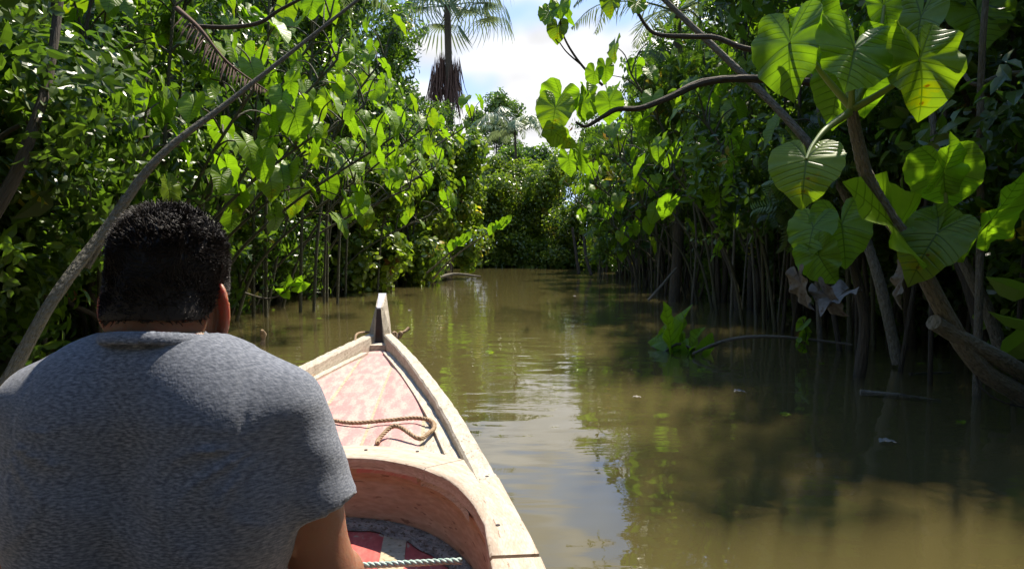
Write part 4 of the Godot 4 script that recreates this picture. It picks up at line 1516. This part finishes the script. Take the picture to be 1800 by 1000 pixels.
func build_hero_plants():
	# the great plant that leans over the water: ringed stem, stalks, leaves set one by one
	var base := P(1830, 712, 4.25)
	base.y = 0.0
	var t := thing("giant_leaf_plant", "giant heart-leaved plant with ringed stem leaning far over the water", "plant", base)
	var st := new_st()
	var path := path_px([[1850, 735, 4.3], [1790, 690, 4.2], [1735, 655, 4.1], [1690, 600, 4.0], [1640, 510, 3.9], [1605, 440, 3.85], [1560, 375, 3.8], [1525, 310, 3.75], [1508, 245, 3.7], [1498, 195, 3.65]], 12)
	var ringed := []
	for i in path.size():
		var k := float(i) / path.size()
		ringed.append(lerpf(0.058, 0.026, k) * (1.0 + (0.07 if i % 3 == 0 and k > 0.5 else 0.0)))
	tube(st, local(path, base), ringed, 12, 0.03, 2.0)
	obj("stem", st.commit(), M.pale_bark, t)
	var stalks := [
		[[1498, 195, 3.65], [1498, 150, 3.63], [1503, 86, 3.6]], [[1500, 192, 3.64], [1555, 160, 3.62], [1600, 128, 3.6], [1617, 104, 3.58]], [[1494, 198, 3.64], [1455, 225, 3.55], [1430, 255, 3.48], [1418, 280, 3.42]],
		[[1498, 190, 3.66], [1455, 140, 3.72], [1420, 95, 3.75], [1388, 74, 3.75]], [[1498, 190, 3.68], [1490, 150, 3.75], [1482, 125, 3.78]], [[1500, 190, 3.68], [1510, 150, 3.75], [1514, 112, 3.8]],
		[[1500, 190, 3.68], [1540, 100, 3.8], [1555, 10, 3.85]], [[1605, 440, 3.85], [1640, 440, 3.78], [1649, 409, 3.7]], [[1612, 455, 3.86], [1660, 420, 3.84], [1662, 300, 3.82]], [[1590, 420, 3.84], [1580, 410, 3.8], [1572, 398, 3.78]], [[1612, 450, 3.86], [1700, 420, 3.9], [1742, 388, 3.92]],
	]
	for s in stalks:
		st = new_st()
		tube(st, local(path_px(s, 6), base), [0.020, 0.013, 0.008], 8, 0.03)
		obj("leaf_stalk", st.commit(), M.stalk, t)
	var L := [
		# stalk x, y, dist, tip x, y, dist, turn, wide, blade, material
		[1388, 74, 3.75, 1384, 174, 3.68, 0.55, 1.05, 0, "blade"],
		[1503, 86, 3.60, 1484, 166, 3.50, -0.35, 1.25, 1, "blade"],
		[1482, 125, 3.80, 1446, 219, 3.85, 0.5, 0.95, 2, "blade"],
		[1514, 112, 3.82, 1541, 208, 3.88, -0.5, 0.95, 3, "blade"],
		[1617, 104, 3.58, 1634, 208, 3.52, -0.75, 1.15, 4, "blade_yellow"],
		[1555, 10, 3.85, 1566, 56, 3.83, -0.4, 1.0, 0, "blade"],
		[1440, 60, 3.95, 1470, 150, 4.0, -0.5, 0.9, 3, "blade"],
		[1418, 280, 3.42, 1408, 342, 3.30, 0.15, 1.25, 2, "blade_yellow"],
		[1572, 398, 3.78, 1477, 320, 3.62, 1.05, 0.85, 1, "blade"],
		[1662, 300, 3.84, 1668, 372, 3.90, 0.1, 1.35, 0, "blade"],
		[1660, 300, 3.78, 1684, 232, 3.72, 0.75, 0.9, 4, "blade"],
		[1649, 409, 3.70, 1597, 479, 3.64, 0.35, 1.0, 2, "blade_yellow"],
		[1655, 405, 3.74, 1702, 457, 3.68, -0.3, 1.05, 3, "blade"],
		[1742, 388, 3.92, 1802, 298, 3.75, 1.15, 0.9, 1, "blade"],
	]
	for q in L:
		hero_leaf(t, P(q[0], q[1], q[2]), P(q[3], q[4], q[5]), q[6], q[7], BLADE[q[8]], M[q[9]])
	# withered leaves that hang from the same plant and from the one behind
	for q in [[1592, 487, 3.8, 1574, 542, 3.78, 1.0, 0.5], [1410, 500, 5.2, 1425, 552, 5.2, 0.8, 0.6], [1478, 520, 5.2, 1440, 545, 5.1, 0.9, 0.7], [1455, 520, 5.2, 1490, 562, 5.15, 0.5, 0.6]]:
		hero_leaf(t, P(q[0], q[1], q[2]), P(q[3], q[4], q[5]), q[6], q[7], BLADE[4], M.dead_leaf).name = "withered_leaf"
	# dark leafy plant in the shade behind
	var d := P(1500, 690, 5.6)
	d.y = 0
	var t2 := thing("shaded_leaf_plant", "dark heart-leaved plant in deep shade behind the withered leaves", "plant", d)
	st = new_st()
	var top := P(1480, 400, 5.7)
	tube(st, local(smooth_path([Vector3(d.x, -0.3, d.z), P(1520, 560, 5.7), top], 7), d), [0.05, 0.04, 0.025], 9, 0.08)
	obj("stem", st.commit(), M.bark, t2)
	for q in [[1430, 400, 5.5, 1415, 455, 5.4, 0.4], [1480, 395, 5.5, 1490, 470, 5.4, -0.2], [1440, 450, 5.4, 1470, 500, 5.3, 0.2], [1720, 20, 5.0, 1735, 90, 4.9, -0.3], [1620, 30, 4.6, 1600, 120, 4.6, 0.8]]:
		hero_leaf(t2, P(q[0], q[1], q[2]), P(q[3], q[4], q[5]), q[6], 1.1, BLADE[rng.randi() % 5], M.blade)
	# branch reaching out over the water with a head of big leaves at its end
	var b0 := P(1480, 150, 5.6)
	var br := thing("leafy_branch", "long bare branch reaching over the water with big leaves at its end", "branch", b0)
	st = new_st()
	tube(st, local(path_px([[1480, 150, 5.6], [1400, 142, 5.45], [1310, 138, 5.3], [1235, 145, 5.2], [1175, 172, 5.1], [1125, 190, 5.05], [1085, 192, 5.0], [1060, 205, 5.0], [1030, 222, 5.0], [1012, 214, 5.0]], 6), b0), [0.035, 0.03, 0.024, 0.018, 0.014, 0.008], 8, 0.12, 3.0)
	obj("wood", st.commit(), M.bark, br)
	for q in [[976, 190, 4.85, 968, 236, 4.8, 0.1, 1.1, 0, "blade_yellow"], [985, 170, 5.05, 972, 215, 5.1, 0.3, 1.3, 1, "blade"], [1026, 180, 5.0, 1018, 214, 5.0, 0.9, 0.9, 3, "blade"], [1032, 170, 5.1, 1040, 212, 5.1, -0.9, 0.9, 4, "blade"], [1072, 180, 5.0, 1074, 216, 5.0, -0.2, 1.2, 2, "blade"], [975, 232, 4.9, 1005, 262, 4.85, 0.6, 0.9, 3, "blade_yellow"], [1045, 128, 5.3, 1040, 155, 5.3, 0.2, 1.0, 0, "blade"], [1065, 118, 5.3, 1068, 146, 5.3, -0.5, 1.0, 2, "blade"], [1000, 280, 5.6, 1005, 312, 5.6, 0.4, 0.9, 1, "blade"], [1020, 270, 5.6, 1030, 300, 5.6, -0.8, 0.9, 3, "blade"]]:
		hero_leaf(br, P(q[0], q[1], q[2]), P(q[3], q[4], q[5]), q[6], q[7], BLADE[q[8]], M[q[9]])
	# upright twig with yellowing leaves against the sky
	var tw0 := P(1042, 135, 5.5)
	var tw := thing("twig", "slender twig with yellowing leaves standing against the sky", "twig", tw0)
	st = new_st()
	tube(st, local(path_px([[1060, 150, 5.5], [1032, 125, 5.5], [1005, 90, 5.5], [988, 55, 5.5], [984, 20, 5.5]], 5), tw0), [0.012, 0.009, 0.005], 6, 0.05)
	tube(st, local(path_px([[1020, 112, 5.5], [995, 90, 5.5], [978, 65, 5.5]], 4), tw0), [0.007, 0.004], 5)
	obj("wood", st.commit(), M.bark, tw)
	for q in [[984, 10, 5.5, 986, 32, 5.45, 0.0, 1.1, 0, "blade"], [965, 22, 5.5, 958, 46, 5.45, 0.4, 1.0, 1, "blade"], [980, 46, 5.5, 978, 70, 5.45, 0.2, 1.1, 2, "blade_yellow"], [1000, 15, 5.5, 1000, 45, 5.5, 1.2, 0.8, 3, "blade"], [1075, 0, 5.2, 1072, 30, 5.15, 0.2, 0.9, 4, "blade_yellow"], [1118, 5, 5.2, 1112, 25, 5.15, -0.3, 1.2, 1, "blade"]]:
		hero_leaf(tw, P(q[0], q[1], q[2]), P(q[3], q[4], q[5]), q[6], q[7], BLADE[q[8]], M[q[9]])
	# bare limbs
	limb("slanting_tree", "long thin grey tree slanting across the sunlit bank foliage", "tree", [[-60, 770, 4.6], [0, 690, 4.7], [90, 530, 4.9], [190, 395, 5.2], [280, 275, 5.4], [400, 180, 5.7], [520, 85, 6.0], [660, -25, 6.3]], [0.050, 0.045, 0.041, 0.037, 0.029, 0.021, 0.016, 0.012], M.pale_bark, 10, 0.07)
	limb("cut_branch", "short sawn side branch lying along the slanting grey trunk", "branch", [[150, 470, 5.12], [190, 400, 5.22], [219, 346, 5.28]], [0.03, 0.028, 0.026], M.pale_bark, 8, 0.05)
	limb("bent_tree", "curved dark tree rising among the sunlit-bank shrubs", "tree", [[-40, 420, 5.0], [20, 320, 5.1], [55, 230, 5.2], [85, 130, 5.4], [105, -20, 5.6]], [0.05, 0.045, 0.035, 0.03], M.bark, 8, 0.08)
	limb("high_branch", "thin bent branch crossing bright leaves beside the slanting trunk", "branch", [[330, 45, 6.4], [400, 48, 6.4], [455, 40, 6.4], [490, 18, 6.4], [540, -8, 6.4]], [0.02, 0.018, 0.012], M.bark, 7, 0.08)
	limb("diagonal_tree", "straight grey tree slanting down behind the big leaves of the shaded bank", "tree", [[1110, -60, 7.0], [1190, 20, 6.9], [1290, 115, 6.7], [1390, 215, 6.5], [1480, 330, 6.3], [1540, 470, 6.1], [1580, 640, 6.0]], [0.022, 0.028, 0.034, 0.038, 0.042, 0.048], M.pale_bark, 9, 0.05)
	limb("crooked_branch", "crooked dark branch crossing in front of the grey slanting trunk", "branch", [[1120, 20, 5.8], [1150, 58, 5.8], [1210, 64, 5.7], [1260, 66, 5.6], [1310, 85, 5.5], [1380, 92, 5.5]], [0.012, 0.018, 0.02, 0.022], M.bark, 8, 0.1)
	limb("fallen_log", "pale barkless log with a sawn end jutting over the water", "log", [[1642, 566, 3.9], [1700, 600, 4.0], [1760, 632, 4.1], [1840, 678, 4.3], [1960, 740, 4.6]], [0.042, 0.045, 0.048, 0.05], M.pale_bark, 12, 0.03)
	limb("side_tree", "mottled slim tree standing behind the jutting log", "tree", [[1760, 610, 5.0], [1735, 540, 5.0], [1700, 470, 5.0], [1660, 380, 5.1], [1640, 200, 5.3]], [0.045, 0.04, 0.03, 0.025], M.pale_bark, 8, 0.06)
	limb("hooked_branch", "pale twisting branch beside the topmost big leaves", "branch", [[1830, 128, 4.8], [1770, 130, 4.8], [1715, 148, 4.8], [1690, 120, 4.9]], [0.018, 0.016, 0.012], M.pale_bark, 7, 0.06)
	limb("arching_branch", "thin pale branch arching low over the water from the sunken plant", "branch", [[1218, 622, 6.6], [1265, 602, 6.6], [1310, 593, 6.5], [1370, 592, 6.4], [1450, 600, 6.3], [1500, 606, 6.2]], [0.012, 0.016, 0.013, 0.008], M.pale_bark, 7, 0.06)
	limb("floating_pole", "grey split pole floating beside the shaded bank", "pole", [[1513, 690, 4.95], [1580, 697, 4.9], [1655, 706, 4.85]], [0.022, 0.022, 0.012], M.pale_bark, 8, 0.03)
	limb("floating_stick", "short grey stick floating close to the dark stems", "stick", [[1600, 658, 5.75], [1672, 655, 5.8]], [0.014, 0.009], M.pale_bark, 7, 0.03)
	limb("drooping_vine", "thin vine drooping to the water under the jutting log", "vine", [[1716, 650, 4.1], [1725, 680, 4.05], [1760, 705, 4.0], [1810, 718, 4.0]], [0.006, 0.005], M.bark, 6, 0.05)
	limb("leaning_stick", "slanting dead stick among the shaded-bank stems", "stick", [[1140, 528, 10.2], [1165, 500, 10.3], [1190, 470, 10.4]], [0.02, 0.018, 0.012], M.pale_bark, 6, 0.05)
	limb("water_stake", "dark stake standing in the water off the shaded bank", "stake", [[1018, 482, 27.0], [1012, 440, 27.2], [1006, 400, 27.4]], [0.07, 0.06, 0.05], M.bark, 6, 0.05)
	limb("forked_stake", "dark forked stake leaning in the water off the shaded bank", "stake", [[1040, 484, 26.5], [1030, 450, 26.7], [1026, 410, 27.0]], [0.07, 0.06, 0.05], M.bark, 6, 0.05)
	limb("drift_twig", "pale bent twig lying on the water at the trailing shrubs", "twig", [[770, 488, 22.0], [800, 482, 22.5], [845, 486, 22.0]], [0.05, 0.045, 0.02], M.pale_bark, 6, 0.1)
	# reaching stems of the trailing shrubs
	for q in [[[760, 490, 19.5], [800, 450, 18.5], [850, 415, 17.5], [892, 386, 17.0]], [[750, 480, 19.0], [790, 445, 18.3], [822, 415, 18.0]]]:
		var s0 := P(q[0][0], q[0][1], q[0][2])
		var sh := thing("reaching_shoot", "thin pale shoot tipped with leaves reaching from the trailing shrubs", "shoot", s0, "shoots of the trailing shrubs")
		st = new_st()
		tube(st, local(path_px(q, 5), s0), [0.025, 0.018, 0.01], 6)
		obj("wood", st.commit(), M.pale_bark, sh)
		var e: Array = q[-1]
		for k in 4:
			hero_leaf(sh, P(e[0] - k * 9, e[1] + k * 5, e[2]), P(e[0] - k * 9 + [8, -10, 9, -6][k], e[1] + k * 5 + [-8, 12, 9, 13][k], e[2]), [0.2, -0.5, 0.6, 0.1][k], 0.9, BLADE_FAR[k], M.blade)
	# the half-sunken plant
	var w0 := P(1185, 612, 7.1)
	w0.y = 0
	var sp := thing("sunken_plant", "half-sunken dark green leafy plant sticking out of the water", "plant", w0)
	for q in [[1180, 606, 7.0, 1165, 528, 7.0, 0.9, 0.55, 1], [1190, 600, 7.1, 1198, 532, 7.1, -0.9, 0.55, 3], [1175, 600, 7.1, 1138, 592, 7.2, 0.6, 0.9, 2], [1212, 620, 6.9, 1232, 570, 6.9, -1.0, 0.5, 4], [1210, 618, 6.9, 1204, 630, 6.8, -0.4, 1.2, 0], [1180, 600, 7.2, 1186, 560, 7.3, 0.2, 1.0, 0], [1240, 612, 6.8, 1258, 588, 6.8, 0.5, 0.8, 2]]:
		hero_leaf(sp, P(q[0], q[1], q[2]), P(q[3], q[4], q[5]), q[6], q[7], BLADE[q[8]], M.blade)
	st = new_st()
	tube(st, local(smooth_path([Vector3(w0.x - 0.2, -0.1, w0.z + 0.1), P(1190, 605, 7.0), P(1225, 615, 6.85), P(1262, 605, 6.7)], 5), w0), [0.012, 0.014, 0.01], 7)
	obj("stem", st.commit(), M.stem, sp)
	# small leafy plant low over the water in front of the sunlit bank
	var l0 := P(450, 518, 9.2)
	var lp := thing("low_sprig", "small leafy sprig hanging low over the water at the dark bank", "sprig", l0)
	st = new_st()
	tube(st, local(path_px([[430, 515, 9.4], [470, 525, 9.2], [500, 512, 9.1], [520, 490, 9.1]], 5), l0), [0.012, 0.009], 6)
	obj("stem", st.commit(), M.pale_bark, lp)
	for q in [[504, 498, 9.1, 510, 482, 9.1, 0.7], [524, 503, 9.1, 545, 500, 9.1, 0.5], [500, 513, 9.1, 482, 509, 9.1, -0.6], [518, 494, 9.1, 530, 485, 9.0, 1.0], [502, 514, 9.1, 508, 525, 9.0, 0.6]]:
		hero_leaf(lp, P(q[0], q[1], q[2]), P(q[3], q[4], q[5]), q[6], 0.8, BLADE_FAR[1], M.blade)
	# fallen leaves afloat
	for q in [[1010, 520], [1090, 560], [1235, 652], [1300, 690], [1445, 640], [1120, 700], [860, 620], [720, 545], [560, 560], [480, 545], [1560, 780], [1690, 745], [1380, 730], [905, 945], [1180, 540], [1620, 640]]:
		var depth: float = EYE * F / (q[1] - HOR)
		var fl := obj("floating_leaf", BLADE_FAR[rng.randi() % 5], [M.blade_yellow, M.dead_leaf][rng.randi() % 2])
		var at := P(q[0], q[1], depth)
		at.y = 0.006
		fl.transform = Transform3D(Basis.from_euler(Vector3(-PI / 2 + rng.randf_range(-0.06, 0.06), rng.randf() * TAU, 0)).scaled(Vector3.ONE * rng.randf_range(0.035, 0.06)), at)
		tag(fl, "small fallen leaf lying flat on the open water", "leaf", "fallen leaves afloat")
	# rotten stub in open water
	var stub := limb("broken_stub", "small broken reddish stub poking out of open water", "stub", [[461, 606, 7.5], [462, 592, 7.5], [460, 580, 7.45]], [0.026, 0.02, 0.034, 0.012], M.rope, 8, 0.25)
	# vine with little leaves on the shaded bank
	for q in [[1412, 560, 620, 6.3, 11], [1285, 240, 350, 7.5, 16], [1262, 290, 460, 8.5, 18]]:
		var v0 := P(q[0], q[1], q[3])
		var vn := thing("leafy_vine", ["thin hanging vine with small yellow-green leaves above the dark water", "", "", "", "", ""][0] if q[1] == 560 else "thin leafy vine hanging down in front of the dark shaded bank", "vine", v0, "" if q[1] == 560 else "vines on the shaded bank")
		st = new_st()
		tube(st, local(path_px([[q[0], q[1], q[3]], [q[0] + 6, (q[1] + q[2]) * 0.5, q[3]], [q[0] - 2, q[2], q[3]]], 5), v0), [0.006, 0.004], 5)
		obj("stem", st.commit(), M.stem, vn)
		for k in q[4]:
			var y := lerpf(q[1], q[2], (k + 0.5) / q[4])
			var sgn := 1.0 if k % 2 == 0 else -1.0
			var px: float = q[0] + sgn * 3 + rng.randf_range(-8, 8)
			hero_leaf(vn, P(px, y + rng.randf_range(-4, 4), q[3]), P(px + sgn * rng.randf_range(3, 13), y + rng.randf_range(3, 14), q[3] + rng.randf_range(-0.05, 0.05)), rng.randf_range(-1.3, 1.3), rng.randf_range(0.5, 0.8), BLADE_FAR[k % 5], M.blade)

func pinnate(pts: Array, leaflet: float, count: int, drop: float, width: float, seed_: int) -> ArrayMesh:
	var r := RandomNumberGenerator.new()
	r.seed = seed_
	var st := new_st()
	tube(st, pts, [0.025, 0.012, 0.004], 5)
	for i in count:
		var k := 0.12 + 0.88 * i / count
		var f := k * (pts.size() - 1)
		var a := mini(int(f), pts.size() - 2)
		var at: Vector3 = pts[a].lerp(pts[a + 1], f - a)
		var t: Vector3 = (pts[a + 1] - pts[a]).normalized()
		var side := t.cross(Vector3.UP).normalized()
		for s in [-1.0, 1.0]:
			var d: Vector3 = (side * s + t * r.randf_range(0.4, 0.9) - Vector3(0, drop * r.randf_range(0.5, 1.6), 0)).normalized()
			var l := leaflet * sin(PI * clampf(k * 0.85 + 0.12, 0.0, 1.0)) * r.randf_range(0.85, 1.1)
			add_leaf(st, at, d, Vector3.UP + t * 0.3, l, width, 0.15)
	return st.commit()

func build_palms():
	# fan palm with a skirt of dead brown leaves, high behind the sunlit bank
	var c := P(786, 12, 37.0)
	var base := Vector3(c.x, 0, c.z)
	var t := thing("fan_palm", "tall fan palm with drooping grey-green fans and a brown dead skirt", "palm", base)
	obj("trunk", tube_mesh(local(smooth_path([Vector3(c.x, -0.3, c.z), Vector3(c.x + 0.1, c.y * 0.5, c.z), c], 6), base), [0.22, 0.19, 0.17], 10, 0.05), M.bark, t)
	rng.seed = 717
	for i in 19:
		var a := TAU * i / 19.0 + 0.2
		var rise: float = [0.5, -0.1, 0.8, 0.2][i % 4]
		var out := Vector3(cos(a), 0, sin(a))
		var tip := c + (out + Vector3(0, rise, 0)).normalized() * 2.2
		var st := new_st()
		tube(st, local(smooth_path([c, c.lerp(tip, 0.55) + Vector3(0, 0.12, 0), tip], 4), base), [0.03, 0.02], 5)
		# strips of the fan, hanging at their ends
		for k in 26:
			var fa := lerpf(-2.3, 2.3, k / 25.0)
			var side := out.cross(Vector3.UP)
			var d := (out * cos(fa) + side * sin(fa) + Vector3(0, rise * 0.5, 0)).normalized()
			var m := tip + d * 0.9
			var e := m + (d * 0.45 + Vector3(0, -0.75, 0)).normalized() * rng.randf_range(0.9, 1.5)
			add_leaf(st, tip - base, d, Vector3.UP, 1.1, 0.10, 0.1)
			add_leaf(st, m - base, e - m, out, (e - m).length(), 0.085, 0.1)
		obj("frond", st.commit(), M.palm, t)
	for i in 6:
		var st := new_st()
		var q := P([772, 788, 764, 800, 780, 796][i], [128, 138, 146, 132, 122, 146][i], 37.0 + [0.0, 0.15, -0.1, 0.1, 0.3, -0.2][i])
		for k in 60:
			var d := Vector3(rng.randf_range(-0.14, 0.14), -1, rng.randf_range(-0.14, 0.14))
			add_leaf(st, q + Vector3(rng.randf_range(-0.2, 0.2), rng.randf_range(0.3, 1.0), rng.randf_range(-0.2, 0.2)) - base, d, Vector3(rng.randf_range(-1, 1), 0, rng.randf_range(-1, 1)), rng.randf_range(1.6, 2.9), 0.06, 0.1)
		obj("dead_frond", st.commit(), M.thatch, t)
	# feather palms
	var list := [
		["feather_palm", "pale feathery palm spreading above the thickets at the bend", P(905, 232, 50.0), 3.3, 15, 0.8, 0.09],
		["bank_palm", "feathery palm with thin fronds high behind the shaded bank", P(1190, 20, 14.0), 2.0, 12, 0.5, 0.03],
		["near_palm", "palm with narrow drooping leaflets behind the slanting grey trunk", P(480, -40, 14.0), 2.4, 13, 0.8, 0.05],
	]
	for q in list:
		c = q[2]
		base = Vector3(c.x, 0, c.z)
		t = thing(q[0], q[1], "palm", base)
		obj("trunk", tube_mesh(local(smooth_path([Vector3(c.x, -0.2, c.z), Vector3(c.x + 0.15, c.y * 0.5, c.z - 0.1), c], 6), base), [0.11, 0.09, 0.07], 9, 0.04), M.bark, t)
		for i in q[4]:
			var a: float = TAU * i / q[4] + 0.3
			var out := Vector3(cos(a), 0, sin(a))
			var rise := rng.randf_range(0.25, 1.1)
			var l: float = q[3]
			var pts := smooth_path([c, c + out * l * 0.35 + Vector3(0, rise * l * 0.35, 0), c + out * l * 0.75 + Vector3(0, rise * l * 0.35, 0), c + out * l + Vector3(0, rise * l * 0.1 - l * 0.1, 0)], 5)
			obj("frond", pinnate(local(pts, base), q[5], 34, 0.55, q[6], i), M.palm, t)
	# dead brown frond caught in the shrubs
	var d0 := P(310, 20, 6.3)
	var df := thing("dead_palm_frond", "dry brown palm frond caught in the shrubs", "frond", d0)
	obj("leaflets", pinnate(local(path_px([[310, 15, 6.3], [350, 50, 6.1], [400, 110, 6.0], [470, 160, 5.9]], 5), d0), 0.27, 44, 0.7, 0.011, 3), M.thatch, df)

func build_ropes():
	# mooring rope from the stem post along the deck
	var y := DECK_Y + 0.014
	var pts := []
	var raw := [B(0.0, 0.135, 0.445), B(0.02, 0.10, 0.435), B(-0.02, 0.06, 0.428), B(-0.215, 0.0, 0.43), B(0.0, -0.075, 0.455), B(0.20, -0.115, 0.468), B(0.30, -0.118, 0.44), B(0.36, -0.112, y + 0.005), B(0.7, -0.16, y), B(1.15, -0.22, y), B(1.6, -0.20, y), B(1.95, -0.06, y), B(2.08, 0.05, y), B(2.08, 0.17, y + 0.004), B(2.06, 0.27, y + 0.006), B(2.1, 0.325, y + 0.004), B(2.18, 0.335, y), B(2.27, 0.32, y + 0.006), B(2.33, 0.29, y + 0.004), B(2.26, 0.23, y + 0.024), B(2.25, 0.20, y + 0.02), B(2.31, 0.17, y), B(2.36, 0.17, y)]
	var path := smooth_path(raw, 14)
	var o := obj("mooring_rope", twisted_rope(path, 0.0068, 26.0)[0], M.rope)
	tag(o, "worn tan mooring rope looped over the bow and along the deck", "rope")
	var st := new_st()
	var kn := []
	for i in 40:
		var a := TAU * i / 13.0
		kn.append(B(0.03 + 0.012 * sin(a * 1.5), 0.105 + 0.02 * cos(a * 0.5) + 0.01 * sin(a), 0.438 + 0.018 * cos(a)))
	tube(st, kn, [0.008], 7)
	tube(st, smooth_path([B(0.02, 0.12, 0.45), B(0.0, 0.15, 0.458), B(-0.02, 0.172, 0.475)], 6), [0.009, 0.009, 0.012], 7)
	obj("knot", st.commit(), M.rope, o)
	var g: Mesh = twisted_rope(smooth_path([P(812, 986, 1.52), P(740, 989, 1.53), P(660, 993, 1.54), P(560, 996, 1.54), P(400, 990, 1.54), P(150, 985, 1.54)], 26), 0.0065, 26.0)[0]
	var gr := obj("green_rope", g, M.green_rope)
	tag(gr, "green and white twisted rope stretched across the cockpit", "rope")

func _ready():
	var cam := Camera3D.new()
	cam.name = "camera"
	cam.position = Vector3(0, EYE, 0)
	cam.rotation.x = -pitch
	cam.fov = rad_to_deg(2.0 * atan(500.0 / F))
	cam.near = 0.05
	cam.far = 600.0
	cam.current = true
	add_child(cam)
	var env := Environment.new()
	env.background_mode = Environment.BG_SKY
	env.sky = Sky.new()
	env.sky.sky_material = make_sky()
	env.background_energy_multiplier = 0.72
	env.tonemap_mode = Environment.TONE_MAPPER_LINEAR
	env.tonemap_exposure = 2.15
	env.volumetric_fog_enabled = true
	env.volumetric_fog_density = 0.0
	env.sdfgi_enabled = true
	env.ssao_enabled = true
	env.ssil_enabled = true
	var we := WorldEnvironment.new()
	we.name = "world_environment"
	we.environment = env
	add_child(we)
	var sun := DirectionalLight3D.new()
	sun.name = "sun"
	var az := deg_to_rad(35.0)
	var el := deg_to_rad(59.0)
	add_child(sun)
	sun.look_at_from_position(Vector3(sin(az) * cos(el), sin(el), -cos(az) * cos(el)), Vector3.ZERO)
	sun.position = Vector3.ZERO
	sun.light_energy = 1.6
	sun.light_color = Color(1.0, 0.96, 0.89)
	sun.light_angular_distance = 0.7
	sun.shadow_enabled = true
	make_materials()
	print("materials ", Time.get_ticks_msec())
	build_setting()
	build_banks()
	build_stems()
	build_marsh_plants()
	build_hero_plants()
	build_palms()
	build_boat()
	build_ropes()
	build_man()
	print("done ", Time.get_ticks_msec())
